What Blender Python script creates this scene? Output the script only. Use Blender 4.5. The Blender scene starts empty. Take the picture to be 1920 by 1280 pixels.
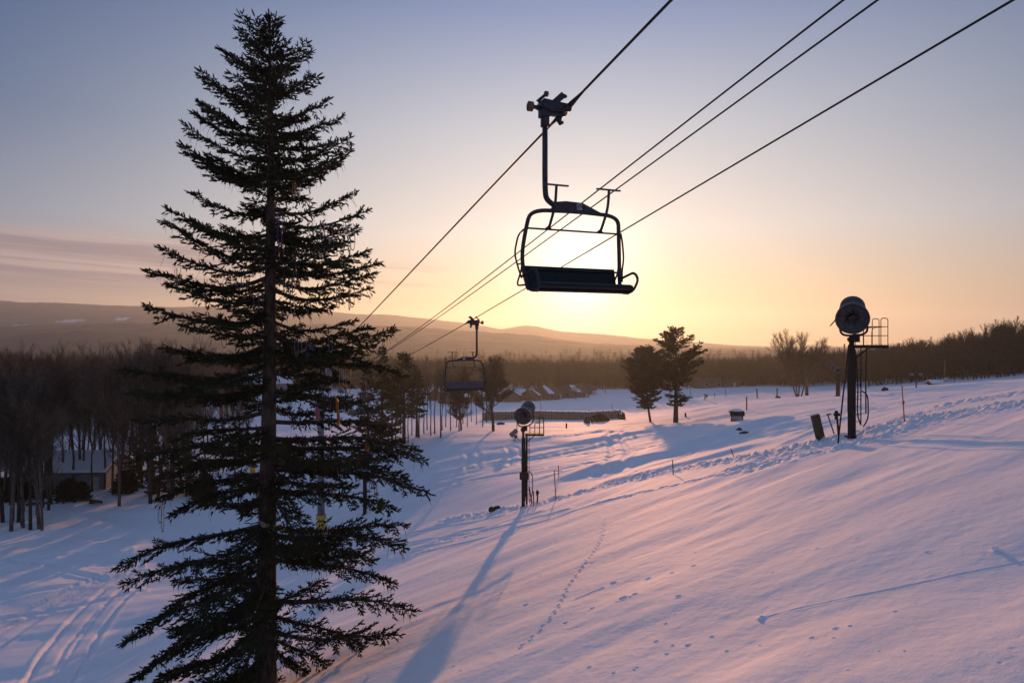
import bpy, math, random
import numpy as np
from mathutils import Vector, Matrix

R = math.radians
C = bpy.context.scene.collection
scene = bpy.context.scene
F = 1280.0            # focal length of the view in photo pixels
CAM_Z = 20.0
SUN_AZ, SUN_EL = R(5.7), R(5.2)

# ------------------------------------------------------------------ materials
def new_mat(name):
    m = bpy.data.materials.new(name); m.use_nodes = True
    nt = m.node_tree; b = nt.nodes['Principled BSDF']
    return m, nt, b

def mat(name, col, rough=0.6, metal=0.0, var=0.35, scale=6.0, bump=0.0, bscale=40.0, spec=0.3, stretch=None):
    """procedural material: colour broken up by noise, optional bump"""
    m, nt, b = new_mat(name)
    tc = nt.nodes.new('ShaderNodeTexCoord')
    src = tc.outputs['Object']
    if stretch:
        mp = nt.nodes.new('ShaderNodeMapping'); mp.inputs['Scale'].default_value = stretch
        nt.links.new(src, mp.inputs['Vector']); src = mp.outputs['Vector']
    nz = nt.nodes.new('ShaderNodeTexNoise'); nz.inputs['Scale'].default_value = scale
    nz.inputs['Detail'].default_value = 5
    nt.links.new(src, nz.inputs['Vector'])
    cr = nt.nodes.new('ShaderNodeValToRGB')
    lo = [c*(1-var) for c in col]; hi = [min(1, c*(1+var)) for c in col]
    cr.color_ramp.elements[0].position = .3; cr.color_ramp.elements[0].color = (*lo, 1)
    cr.color_ramp.elements[1].position = .7; cr.color_ramp.elements[1].color = (*hi, 1)
    nt.links.new(nz.outputs['Fac'], cr.inputs['Fac'])
    nt.links.new(cr.outputs['Color'], b.inputs['Base Color'])
    b.inputs['Roughness'].default_value = rough
    b.inputs['Metallic'].default_value = metal
    b.inputs['Specular IOR Level'].default_value = spec
    if bump:
        n2 = nt.nodes.new('ShaderNodeTexNoise'); n2.inputs['Scale'].default_value = bscale
        n2.inputs['Detail'].default_value = 4
        nt.links.new(src, n2.inputs['Vector'])
        bp = nt.nodes.new('ShaderNodeBump'); bp.inputs['Strength'].default_value = bump
        bp.inputs['Distance'].default_value = .02
        nt.links.new(n2.outputs['Fac'], bp.inputs['Height'])
        nt.links.new(bp.outputs['Normal'], b.inputs['Normal'])
    return m

M = {}
M['metal']   = mat('dark painted steel', (.006,.007,.009), .7, 0, .4, 9, .15, 60)
M['chair']   = mat('chair frame paint', (.028,.034,.046), .42, .4, .3, 12)
M['vinyl']   = mat('black vinyl seat', (.008,.008,.010), .55, 0, .3, 10, .2, 50)
M['slat']    = mat('grey seat back', (.06,.068,.085), .6, 0, .3, 10, .2, 40)
M['rope']    = mat('steel wire rope', (.018,.018,.020), .6, .4, .3, 30)
M['rubber']  = mat('black rubber', (.012,.012,.012), .8, 0, .3, 20)
M['roller']  = mat('brown roller', (.10,.07,.05), .6, 0, .3, 20)
M['plate']   = mat('number plate', (.30,.31,.34), .6, 0, .15, 15)
M['digit']   = mat('number ink', (.01,.01,.012), .7, 0, .1, 15)
M['gunblue'] = mat('snow gun shell', (.045,.055,.075), .45, .2, .4, 5, .1, 30)
M['gundark'] = mat('snow gun fan well', (.015,.017,.024), .6, .2, .4, 8)
M['galv']    = mat('galvanised steel', (.16,.17,.18), .5, .5, .3, 12)
M['red']     = mat('red painted pole', (.42,.045,.05), .6, 0, .25, 8)
M['yellow']  = mat('yellow pad cover', (.60,.33,.02), .6, 0, .25, 6, .2, 10)
M['wood']    = mat('weathered wood', (.075,.055,.04), .85, 0, .5, 5, .5, 30, stretch=(6,6,.6))
M['woodpale']= mat('pale weathered boards', (.20,.16,.125), .85, 0, .4, 4, .4, 30, stretch=(6,6,.6))
M['grey_wall']= mat('grey wall boards', (.19,.20,.22), .85, 0, .3, 3, .2, 20)
M['brown_wall']= mat('brown wall boards', (.13,.095,.065), .85, 0, .35, 2, .2, 20)
M['red_wall'] = mat('dull red wall boards', (.17,.08,.055), .85, 0, .35, 2, .2, 20)
M['green_wall']= mat('olive wall boards', (.12,.11,.06), .85, 0, .35, 2, .2, 20)
M['glass']   = mat('dark window glass', (.02,.025,.03), .12, 0, .2, 3, spec=.6)
M['trim']    = mat('pale trim paint', (.40,.38,.35), .7, 0, .2, 4)
M['rooftile']= mat('brown roof shingle', (.10,.075,.06), .9, 0, .4, 6, .3, 40)
M['needle']  = mat('spruce needles', (.026,.034,.015), .75, 0, .6, 1.3, spec=.15)
M['needle_far'] = mat('pine needles', (.036,.036,.018), .8, 0, .6, .6, spec=.1)
M['bark']    = mat('spruce bark', (.065,.052,.044), .95, 0, .6, 7, 1.0, 22, spec=.1, stretch=(1,1,.35))
M['bare']    = mat('bare grey bark', (.042,.034,.030), .95, 0, .5, 2, .4, 20, spec=.1)
M['pale_bark']= mat('pale birch bark', (.10,.085,.072), .95, 0, .5, 2, .4, 20, spec=.1)
M['brown_bark']= mat('bare brown bark', (.060,.043,.032), .95, 0, .5, 2, .4, 20, spec=.1)
M['forest']  = mat('bare forest twigs', (.050,.037,.028), .95, 0, .5, .05, spec=.05)
M['bush']    = mat('dark evergreen shrub', (.016,.022,.014), .9, 0, .5, 1.0, spec=.1)
M['bead_silver'] = mat('silver beads', (.15,.15,.16), .5, .2, .2, 30)
M['bead_gold']   = mat('gold beads', (.28,.16,.04), .5, .2, .2, 30)
M['bead_green']  = mat('green beads', (.05,.20,.08), .4, .1, .2, 30)
M['bead_purple'] = mat('purple beads', (.12,.05,.20), .4, .1, .2, 30)
M['cloth_pale']  = mat('pale cotton cloth', (.42,.36,.30), .9, 0, .2, 8, .3, 60)
M['cloth_lilac'] = mat('lilac cloth', (.20,.17,.28), .9, 0, .25, 8, .3, 60)
M['cloth_grey']  = mat('pale grey cloth', (.32,.33,.40), .9, 0, .25, 8, .3, 60)
M['cloth_green'] = mat('dark green cloth', (.035,.055,.02), .9, 0, .3, 8, .3, 60)
M['cloth_orange']= mat('orange cloth', (.45,.16,.03), .85, 0, .25, 8, .3, 60)
M['cloth_pink']  = mat('pink cloth', (.45,.18,.19), .85, 0, .25, 8, .3, 60)
M['rock']    = mat('dark rock', (.05,.045,.045), .9, 0, .5, 3, .6, 12)

def snow_mat(name, fine=True):
    m, nt, b = new_mat(name)
    b.inputs['Base Color'].default_value = (.84,.85,.88,1)
    tc = nt.nodes.new('ShaderNodeTexCoord')
    nz = nt.nodes.new('ShaderNodeTexNoise'); nz.inputs['Scale'].default_value = .35; nz.inputs['Detail'].default_value = 6
    nt.links.new(tc.outputs['Object'], nz.inputs['Vector'])
    cr = nt.nodes.new('ShaderNodeValToRGB')
    cr.color_ramp.elements[0].position = .3; cr.color_ramp.elements[0].color = (.84,.84,.87,1)
    cr.color_ramp.elements[1].position = .7; cr.color_ramp.elements[1].color = (.91,.91,.93,1)
    nt.links.new(nz.outputs['Fac'], cr.inputs['Fac'])
    # far out on the valley floor the ground is woodland litter and brush with snow between
    ln = nt.nodes.new('ShaderNodeVectorMath'); ln.operation = 'LENGTH'; nt.links.new(tc.outputs['Object'], ln.inputs[0])
    nf = nt.nodes.new('ShaderNodeTexNoise'); nf.inputs['Scale'].default_value = .02; nf.inputs['Detail'].default_value = 5
    nt.links.new(tc.outputs['Object'], nf.inputs['Vector'])
    ad = nt.nodes.new('ShaderNodeMath'); ad.operation = 'MULTIPLY_ADD'; ad.inputs[1].default_value = 160
    nt.links.new(nf.outputs['Fac'], ad.inputs[0]); nt.links.new(ln.outputs['Value'], ad.inputs[2])
    mr = nt.nodes.new('ShaderNodeMapRange'); mr.inputs['From Min'].default_value = 345; mr.inputs['From Max'].default_value = 400
    nt.links.new(ad.outputs[0], mr.inputs['Value'])
    mx = nt.nodes.new('ShaderNodeMix'); mx.data_type = 'RGBA'
    nt.links.new(mr.outputs[0], mx.inputs['Factor']); nt.links.new(cr.outputs['Color'], mx.inputs['A']); mx.inputs['B'].default_value = (.06,.045,.035,1)
    nt.links.new(mx.outputs['Result'], b.inputs['Base Color'])
    b.inputs['Roughness'].default_value = .75
    b.inputs['Specular IOR Level'].default_value = .06
    n2 = nt.nodes.new('ShaderNodeTexNoise'); n2.inputs['Scale'].default_value = 28; n2.inputs['Detail'].default_value = 4
    nt.links.new(tc.outputs['Object'], n2.inputs['Vector'])
    n3 = nt.nodes.new('ShaderNodeTexNoise'); n3.inputs['Scale'].default_value = 4.0; n3.inputs['Detail'].default_value = 3
    nt.links.new(tc.outputs['Object'], n3.inputs['Vector'])
    b1 = nt.nodes.new('ShaderNodeBump'); b1.inputs['Strength'].default_value = .34; b1.inputs['Distance'].default_value = .02
    nt.links.new(n2.outputs['Fac'], b1.inputs['Height'])
    b2 = nt.nodes.new('ShaderNodeBump'); b2.inputs['Strength'].default_value = .22; b2.inputs['Distance'].default_value = .05
    nt.links.new(n3.outputs['Fac'], b2.inputs['Height']); nt.links.new(b1.outputs['Normal'], b2.inputs['Normal'])
    nt.links.new(b2.outputs['Normal'], b.inputs['Normal'])
    # matt litter under the far woods: no sheen at grazing view
    df = nt.nodes.new('ShaderNodeBsdfDiffuse'); df.inputs['Color'].default_value = (.06,.045,.035,1)
    ms = nt.nodes.new('ShaderNodeMixShader'); nt.links.new(mr.outputs[0], ms.inputs[0])
    nt.links.new(b.outputs[0], ms.inputs[1]); nt.links.new(df.outputs[0], ms.inputs[2])
    nt.links.new(ms.outputs[0], nt.nodes['Material Output'].inputs['Surface'])
    return m
M['snow'] = snow_mat('settled snow')
M['roofsnow'] = mat('snow on roofs', (.82,.83,.87), .8, 0, .04, 1.0, .3, 6)

# ------------------------------------------------------------------ object helpers
def tag(o, label=None, cat=None, group=None, kind=None):
    if label: o['label'] = label
    if cat: o['category'] = cat
    if group: o['group'] = group
    if kind: o['kind'] = kind
    return o

def empty(name, loc=(0,0,0), rz=0, label=None, cat=None, group=None, scale=1):
    o = bpy.data.objects.new(name, None); C.objects.link(o)
    o.location = loc; o.rotation_euler = (0,0,rz); o.scale = (scale,)*3
    o.empty_display_size = .2
    return tag(o, label, cat, group)

def mesh_np(name, V, faces_list, material, parent=None, smooth=False):
    """V: n x 3, faces_list: list of int arrays (m x k)"""
    V = np.asarray(V, dtype=np.float32)
    me = bpy.data.meshes.new(name)
    me.vertices.add(len(V)); me.vertices.foreach_set('co', V.ravel())
    loops = np.concatenate([np.asarray(f, dtype=np.int32).ravel() for f in faces_list])
    tot = np.concatenate([np.full(len(f), np.asarray(f).shape[1], dtype=np.int32) for f in faces_list])
    st = np.concatenate([[0], np.cumsum(tot)[:-1]]).astype(np.int32)
    me.loops.add(len(loops)); me.loops.foreach_set('vertex_index', loops)
    me.polygons.add(len(tot)); me.polygons.foreach_set('loop_start', st)
    if smooth: me.polygons.foreach_set('use_smooth', np.ones(len(tot), dtype=bool))
    me.update(calc_edges=True); me.validate()
    me.materials.append(material)
    o = bpy.data.objects.new(name, me); C.objects.link(o)
    if parent: o.parent = parent
    return o

def copy_tree(o, parent=None):
    c = o.copy(); C.objects.link(c); c.parent = parent
    for ch in list(o.children): copy_tree(ch, c)
    return c

class MB:
    """collects shapes; build() links them as one mesh object"""
    def __init__(s): s.v = []; s.f = []
    def add(s, vs, fs):
        b = len(s.v); s.v.extend([tuple(v) for v in vs]); s.f.extend([tuple(i+b for i in f) for f in fs]); return s
    def box(s, c, size, rot=None):
        x,y,z = [k/2 for k in size]
        vs = [Vector((sx*x,sy*y,sz*z)) for sz in (-1,1) for sy in (-1,1) for sx in (-1,1)]
        if rot is not None: vs = [rot @ v for v in vs]
        c = Vector(c); vs = [v+c for v in vs]
        return s.add(vs, [(0,2,3,1),(4,5,7,6),(0,1,5,4),(2,6,7,3),(0,4,6,2),(1,3,7,5)])
    def bar(s, p0, p1, w, h=None, up=(0,0,1)):
        """rectangular bar from p0 to p1"""
        p0,p1 = Vector(p0),Vector(p1); d = p1-p0; L = d.length; d.normalize()
        u = Vector(up)
        if abs(u.dot(d))>.98: u = Vector((0,1,0))
        a = d.cross(u).normalized(); b = a.cross(d).normalized()
        rot = Matrix((d,a,b)).transposed()
        return s.box((p0+p1)/2, (L,w,h or w), rot)
    def tube(s, pts, r, n=8, cap=True):
        pts = [Vector(p) for p in pts]; k = len(pts)
        rs = r if isinstance(r,(list,tuple)) else [r]*k
        t = []
        for i in range(k):
            a = pts[max(i-1,0)]; b = pts[min(i+1,k-1)]
            t.append((b-a).normalized())
        u = Vector((0,0,1)) if abs(t[0].z)<.9 else Vector((1,0,0))
        u = (u - t[0]*u.dot(t[0])).normalized()
        vs = []
        for i in range(k):
            u = (u - t[i]*u.dot(t[i])).normalized(); w = t[i].cross(u)
            for j in range(n):
                a = 2*math.pi*j/n
                vs.append(pts[i] + (u*math.cos(a)+w*math.sin(a))*rs[i])
        fs = []
        for i in range(k-1):
            for j in range(n):
                j2 = (j+1)%n
                fs.append((i*n+j, i*n+j2, (i+1)*n+j2, (i+1)*n+j))
        if cap:
            fs.append(tuple(range(n-1,-1,-1))); fs.append(tuple((k-1)*n+j for j in range(n)))
        return s.add(vs, fs)
    def cyl(s, p0, p1, r0, r1=None, n=12): return s.tube([p0,p1],[r0, r0 if r1 is None else r1], n)
    def lathe(s, prof, origin, axis, n=28, closed=False):
        """prof: list of (distance along axis, radius)"""
        a = Vector(axis).normalized(); o = Vector(origin)
        u = Vector((0,0,1)) if abs(a.z)<.9 else Vector((1,0,0))
        u = (u-a*u.dot(a)).normalized(); w = a.cross(u)
        vs = []; fs = []
        for (h,r) in prof:
            for j in range(n):
                q = 2*math.pi*j/n
                vs.append(o + a*h + (u*math.cos(q)+w*math.sin(q))*max(r,1e-4))
        k = len(prof)
        for i in range(k-1 + (1 if closed else 0)):
            i2 = (i+1)%k
            for j in range(n):
                j2=(j+1)%n
                fs.append((i*n+j, i*n+j2, i2*n+j2, i2*n+j))
        return s.add(vs, fs)
    def sphere(s, c, r, n=8, m=6, sc=(1,1,1)):
        c = Vector(c); vs=[c+Vector((0,0,r*sc[2]))]; fs=[]
        for i in range(1,m):
            th = math.pi*i/m
            for j in range(n):
                ph = 2*math.pi*j/n
                vs.append(c+Vector((r*sc[0]*math.sin(th)*math.cos(ph), r*sc[1]*math.sin(th)*math.sin(ph), r*sc[2]*math.cos(th))))
        vs.append(c-Vector((0,0,r*sc[2]))); L=len(vs)-1
        for j in range(n): fs.append((0,1+j,1+(j+1)%n)); fs.append((L,1+(m-2)*n+(j+1)%n,1+(m-2)*n+j))
        for i in range(m-2):
            for j in range(n):
                fs.append((1+i*n+j,1+(i+1)*n+j,1+(i+1)*n+(j+1)%n,1+i*n+(j+1)%n))
        return s.add(vs,fs)
    def build(s, name, material, parent=None, smooth=False, bevel=0):
        me = bpy.data.meshes.new(name); me.from_pydata(s.v, [], s.f); me.validate(); me.update()
        me.materials.append(material)
        if smooth:
            for p in me.polygons: p.use_smooth = len(p.vertices) <= 4
        o = bpy.data.objects.new(name, me); C.objects.link(o)
        if bevel:
            b = o.modifiers.new('edge', 'BEVEL'); b.width = bevel; b.segments = 2; b.limit_method = 'ANGLE'
        if parent: o.parent = parent
        return o

def arc(pts, rad, n=6):
    """polyline with rounded corners"""
    pts = [Vector(p) for p in pts]; out = [pts[0]]
    for i in range(1,len(pts)-1):
        p0,p1,p2 = pts[i-1],pts[i],pts[i+1]
        a = (p0-p1); b = (p2-p1); la=min(rad, a.length*.48); lb=min(rad,b.length*.48)
        s = p1+a.normalized()*la; e = p1+b.normalized()*lb
        for k in range(n+1):
            t=k/n; out.append((1-t)**2*s + 2*t*(1-t)*p1 + t*t*e)
    out.append(pts[-1]); return out

# ------------------------------------------------------------------ noise
_rng = np.random.default_rng(11)
_H = _rng.random((256,256))
def vnoise(x, y, seed=0):
    x = np.asarray(x)+seed*37.17; y = np.asarray(y)+seed*91.7
    xi = np.floor(x).astype(int); yi = np.floor(y).astype(int)
    fx = x-xi; fy = y-yi
    fx = fx*fx*fx*(fx*(fx*6-15)+10); fy = fy*fy*fy*(fy*(fy*6-15)+10)
    a = _H[xi&255, yi&255]; b = _H[(xi+1)&255, yi&255]; c = _H[xi&255,(yi+1)&255]; d = _H[(xi+1)&255,(yi+1)&255]
    return (a*(1-fx)+b*fx)*(1-fy)+(c*(1-fx)+d*fx)*fy - .5
def fbm(x, y, oct=4, seed=0, gain=.5):
    r = 0; a = 1
    for i in range(oct):
        r = r + a*vnoise(x*2**i, y*2**i, seed+i*3); a *= gain
    return r
def sstep(a, b, x):
    t = np.clip((x-a)/(b-a), 0, 1); return t*t*(3-2*t)

# ------------------------------------------------------------------ the lie of the land
def P(px, py, d):
    return (px-960)/F*d, d, CAM_Z+(640-py)/F*d
def plane(x, y): return 15.5+.348*x-.15*y

ctrl = []
for x,y in [(-8,19),(0,6),(5,8),(12,10),(0,20),(8,20),(15,20),(.7,46),(13.9,28),(7,37),(-4,30),(-3.4,48),(20,8),(0,-10),(15,-8),(-10,10),(-12,24),
            (30,0),(-20,0),(10,14),(5,28),(-14,-20),(20,-30)]:
    ctrl.append((x,y,float(plane(x,y))))
for px,py,d in [(1920,740,42),(1700,758,48),(1600,780,42),(1600,755,92),(1700,725,145),(1900,712,140),(1900,730,78),
                (1400,830,50),(1380,792,80),(1400,757,130),(1400,737,195),
                (1267,852,56),(1267,797,108),(1267,745,215),
                (1130,868,60),(1130,805,104),(1130,785,150),
                (980,905,57),(980,860,75),(980,805,105),(980,785,148),
                (800,880,75),(750,835,89),(700,940,68),(603,1004,64),(640,900,81),
                (0,945,78),(0,1280,36),(130,1110,50.5),(250,1280,29),(300,950,76),(150,905,90),
                (1570,742,165),(1440,739,220),(1910,704,165)]:
    ctrl.append(P(px,py,d))
for x,y,z in [(-60,120,1.0),(-120,120,1.0),(-40,160,1.2),(0,180,2),(30,180,2.2),(-90,60,1.7),(-60,30,2.4),(-45,10,3),(-100,0,4),(0,260,2),(-120,260,2),(60,280,2.5),
              (-200,160,2),(150,280,9),(200,200,15),(160,140,16),(120,60,20),(70,20,22),(60,-30,26),(-200,300,2),(0,350,2),(100,350,3),(200,340,8)]:
    ctrl.append((x,y,z))
ctrl = np.array(ctrl)
def _tps_fit(p, lam=6.0):
    n = len(p); xy = p[:,:2]/50
    d2 = ((xy[:,None]-xy[None])**2).sum(-1)
    K = np.where(d2>0, .5*d2*np.log(np.maximum(d2,1e-12)), 0)+np.eye(n)*lam*1e-4
    A = np.zeros((n+3,n+3)); A[:n,:n]=K; A[:n,n]=1; A[:n,n+1:]=xy; A[n,:n]=1; A[n+1:,:n]=xy.T
    return np.linalg.solve(A, np.concatenate([p[:,2],[0,0,0]])), xy
_TW, _TXY = _tps_fit(ctrl)
def base_z(x, y):
    x = np.asarray(x, dtype=float); y = np.asarray(y, dtype=float)
    sh = x.shape; X = x.ravel()/50; Y = y.ravel()/50
    out = np.empty(len(X)); n = len(_TXY)
    for s in range(0, len(X), 100000):
        e = s+100000
        d2 = (X[s:e,None]-_TXY[None,:,0])**2+(Y[s:e,None]-_TXY[None,:,1])**2
        out[s:e] = (.5*d2*np.log(np.maximum(d2,1e-12)))@_TW[:n] + _TW[n]+_TW[n+1]*X[s:e]+_TW[n+2]*Y[s:e]
    out = out.reshape(sh)
    r = np.hypot(x, y); az = np.degrees(np.arctan2(x, y))
    far = 2+12*sstep(26,50,az)*sstep(170,120,np.abs(az)) 
    far = far-27*sstep(800,2300,r)
    w = sstep(230,400,r)
    # behind the viewer the hill just keeps climbing gently
    back = sstep(-5,-60,y)
    out = out*(1-back)+(20+.05*np.clip(x,-80,80))*back
    return out*(1-w)+far*w

_RD = np.concatenate([np.arange(4,60,.05), np.arange(60,200,.2), np.arange(200,900,1)])
def at(px, py, dmax=None):
    """the ground point seen at a photo pixel"""
    x = (px-960)/F*_RD; z = CAM_Z+(640-py)/F*_RD
    g = base_z(x, _RD)
    i = np.nonzero(g >= z)[0]
    i = i[0] if len(i) else len(_RD)-1
    d = _RD[i]
    return Vector(((px-960)/F*d, d, float(g[i])))
def gz(x, y): return float(ground_h(np.array([x]), np.array([y]))[0])

# ---- features pressed into or heaped on the snow: polylines given where they run on the ground
def ground_line(pts, n=12):
    q = [at(*p) for p in pts]
    out = []
    for i in range(len(q)-1):
        for k in range(n): out.append(q[i].lerp(q[i+1], k/n))
    out.append(q[-1]); a = np.array([(v.x,v.y) for v in out])
    # smooth corners
    for _ in range(n//2):
        a[1:-1] = (a[:-2]+2*a[1:-1]+a[2:])/4
    return a
def dist_line(X, Y, L):
    """unsigned distance, signed side, and run along the polyline"""
    best = np.full(X.shape, 1e9); side = np.zeros(X.shape); run = np.zeros(X.shape); s0 = 0
    for i in range(len(L)-1):
        ax,ay = L[i]; bx,by = L[i+1]; dx,dy = bx-ax,by-ay; l2 = dx*dx+dy*dy
        if l2 < 1e-9: continue
        t = np.clip(((X-ax)*dx+(Y-ay)*dy)/l2, 0, 1)
        qx = X-(ax+t*dx); qy = Y-(ay+t*dy); d = np.hypot(qx,qy)
        m = d < best
        best = np.where(m, d, best); side = np.where(m, np.sign(dx*qy-dy*qx), side); run = np.where(m, s0+t*math.sqrt(l2), run)
        s0 += math.sqrt(l2)
    return best, side, run, s0

FEATURES = []
def feat(pts, width, fn, n=8):
    FEATURES.append((ground_line(pts, n), width, fn))

def groove(depth, w, wob=.15):
    def fn(d, s, run, tot, X, Y):
        k = 1+wob*3*vnoise(run*.6, run*0, 3)
        return -depth*k*np.exp(-(d/w)**2) + depth*.45*np.exp(-((d-w*2.0)/(w*.8))**2)
    return fn
def twin(depth, w, gap):
    def fn(d, s, run, tot, X, Y):
        sd = d*s
        g = np.exp(-((sd-gap)/w)**2)+np.exp(-((sd+gap)/w)**2)
        e = np.exp(-((np.abs(sd)-gap-w*2.2)/w)**2)
        tr = .5+.5*np.sign(np.sin(run*18))
        return -depth*g*(.75+.25*tr) + depth*.38*e*(1+.7*vnoise(run*1.5, sd*0, 9))
    return fn
def ridge(h, wnear, wfar):
    def fn(d, s, run, tot, X, Y):
        w = np.where(s>0, wfar, wnear)
        fade = sstep(0,tot*.18,run)*sstep(tot,tot*.8,run)
        return h*fade*np.exp(-(d/w)**2)*(1+.5*vnoise(run*.25, run*0, 5))
    return fn
def rubble(h, w):
    def fn(d, s, run, tot, X, Y):
        k = np.exp(-(d/w)**2)*sstep(0,2,run)
        n1 = np.abs(vnoise(X*3.4, Y*3.4, 21))*2.2+np.abs(vnoise(X*7.5, Y*7.5, 22))*1.5
        return k*h*(n1-.45+1.5*np.maximum(vnoise(X*1.1,Y*1.1,23),0))
    return fn
def prints(depth, stride, rad, sep):
    def fn(d, s, run, tot, X, Y):
        i = np.round(run/stride)
        j = np.where(i%2==0, 1, -1)*sep
        q = np.hypot((run-i*stride-stride*.25*np.sin(i*7.3))*.55, d*s-j-sep*.5*np.sin(i*3.1))
        return -depth*np.exp(-(q/rad)**4) + depth*.35*np.exp(-((q-rad*1.5)/(rad*.5))**2)
    return fn

# churned path along the crest of the slope
feat([(800,985),(880,968),(980,950),(1100,922),(1200,897),(1300,876),(1400,858),(1500,838),(1600,814),(1700,790),(1810,772),(1930,752)], 3.0, rubble(.17,.85))
feat([(1330,890),(1420,868),(1520,850),(1610,825),(1700,800)], 2.2, rubble(.13,.6))
feat([(1640,800),(1720,777),(1800,757),(1930,735)], 3.0, rubble(.12,.8))
# boot trails beside it
feat([(1120,945),(1200,925),(1290,905),(1400,880),(1480,868)], .6, prints(.09,.62,.14,.10))
feat([(705,1075),(760,1048),(830,1022),(900,1000)], .8, prints(.12,.7,.2,.22))
feat([(690,1065),(770,1030),(860,1005)], .8, prints(.10,.66,.18,.2))
# ski tracks converging under the first snow gun
for a,b,c in [((700,1030),(860,1000),(1010,962)),((700,1046),(870,1008),(1060,955)),((690,1018),(830,990),(940,968)),((705,1056),(880,1016),(1180,930)),((640,1052),(800,1016),(930,988))]:
    feat([a,b,c], 1.6, groove(.075,.16))
# bank along the bench below the crest
feat([(1010,903),(1090,890),(1170,874),(1250,852),(1330,826),(1400,806),(1470,790),(1530,778)], 14, ridge(.62,1.0,4.5))
feat([(1100,915),(1200,893),(1300,868),(1400,842),(1480,822)], 6, ridge(.30,.7,2.2))
feat([(1180,808),(1280,795),(1360,782),(1460,767)], 16, ridge(.33,1.6,4))
feat([(1280,775),(1350,762),(1385,756)], 16, ridge(.45,1.6,5))
feat([(1040,838),(1120,825),(1200,812),(1260,806)], 14, ridge(.32,1.2,4))
feat([(960,828),(1060,818),(1150,806)], 14, ridge(.28,1.4,4))
feat([(1420,815),(1540,785),(1640,765)], 10, ridge(.35,1.2,4))
feat([(1640,745),(1760,730),(1900,716)], 20, ridge(.35,2.5,8))
feat([(1430,765),(1500,757),(1600,748)], 14, ridge(.3,1.2,5))
# vehicle tracks
feat([(60,1290),(105,1215),(165,1145),(215,1100),(260,1075)], 2.5, twin(.15,.15,.55))
feat([(105,1290),(160,1200),(215,1130),(262,1085)], 2.5, twin(.13,.14,.5))
feat([(-20,1180),(60,1145),(130,1110),(190,1085),(260,1050),(330,1015),(400,990)], 2.5, twin(.17,.16,.6))
feat([(-20,1215),(50,1165),(120,1125),(190,1092),(250,1065)], 2.5, twin(.13,.15,.55))
feat([(-10,1160),(90,1145),(190,1125),(260,1108)], 2.0, groove(.15,.26))
feat([(-10,1125),(60,1110),(140,1095)], 2.0, groove(.15,.25))
feat([(115,1070),(160,1078),(195,1085)], 2.0, groove(.16,.26))
feat([(-10,1060),(70,1050),(150,1040),(240,1035)], 2.0, groove(.17,.25))
feat([(150,1062),(200,1060),(240,1058)], 2.0, groove(.15,.26))
feat([(20,1050),(60,1055),(110,1058)], 2.0, groove(.17,.25))
feat([(1158,808),(1150,822),(1162,845),(1152,872),(1140,888)], 3.5, twin(.16,.28,.75))
feat([(960,838),(968,852),(966,870)], 3.0, twin(.10,.22,.6))
feat([(885,845),(888,860),(884,876)], 3.0, twin(.10,.25,.6))
for a,b,c in [((880,885),(1000,868),(1110,846)),((940,868),(1080,840),(1180,822)),((1030,876),(1180,850),(1340,812)),((1080,818),(1200,802),(1330,786)),((1300,850),(1420,812),(1520,784)),((1330,838),(1460,796),(1600,760)),((1010,826),(1100,812),(1190,798)),((1240,770),(1360,757),(1480,744)),((1500,812),(1600,780),(1740,752)),((1620,778),(1760,745),(1915,722)),((1560,772),(1700,744),(1850,722)),((820,862),(900,850),(980,828)),((900,872),(1050,848),(1230,812)),((860,905),(1010,880),(1200,858)),((1000,842),(1150,828),(1300,803)),((1060,850),(1220,820),(1380,786)),((1150,900),(1290,855),(1420,822)),((1200,880),(1340,840),(1500,796)),
              ((1420,780),(1560,752),(1700,735)),((1400,800),(1550,768),(1690,750)),((1480,830),(1580,790),(1700,765)),((1000,860),(1120,848),(1240,838)),((1180,770),(1300,762),(1420,752))]:
    feat([a,b,c], 3.0, groove(.10,.28))
# hare trail, straight sled line and a few pits on the open slope
feat([(1132,975),(1130,1005),(1112,1040),(1090,1070),(1065,1105),(1052,1135),(1035,1165),(1000,1200),(965,1228)], .35, prints(.030,.24,.036,.06))
feat([(1440,1158),(1560,1130),(1700,1096),(1800,1071),(1925,1040)], .3, groove(.013,.026,.8))
feat([(1080,1130),(1130,1108)], .3, groove(.03,.03))
DENTS = []
_dr = random.Random(5)
for px,py,r,dp in [(1300,1070,.10,.07),(1215,1090,.12,.05),(1150,1100,.16,.05),(1168,1135,.18,.07),(1190,1128,.12,.05),(1110,1150,.10,.04),(1260,1082,.1,.04),(1272,1132,.09,.06),
                   (1060,1175,.1,.04),(1012,1082,.1,.06),(890,1105,.12,.04),(940,1115,.1,.04),(985,1140,.14,.04),(1530,1034,.08,-.03),(1867,1030,.10,-.04),(1427,1161,.09,-.08),(1290,1215,.1,.03),(1335,1197,.07,.03),
                   (1230,1210,.07,.05),(1568,1187,.08,.05),(1595,1183,.05,.04),(1680,1150,.06,.03),(850,1250,.06,.05),(862,1264,.06,.05),(830,1252,.05,.04),(1150,1272,.06,.05),(1450,1080,.07,.02),(1230,950,.10,.04)]:
    g = at(px,py); DENTS.append((g.x,g.y,r*.48,dp*.6))
for _ in range(45):
    g = at(_dr.uniform(900,1900), _dr.uniform(1000,1275)); DENTS.append((g.x,g.y,_dr.uniform(.015,.035),_dr.uniform(-.015,.03)))

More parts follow.
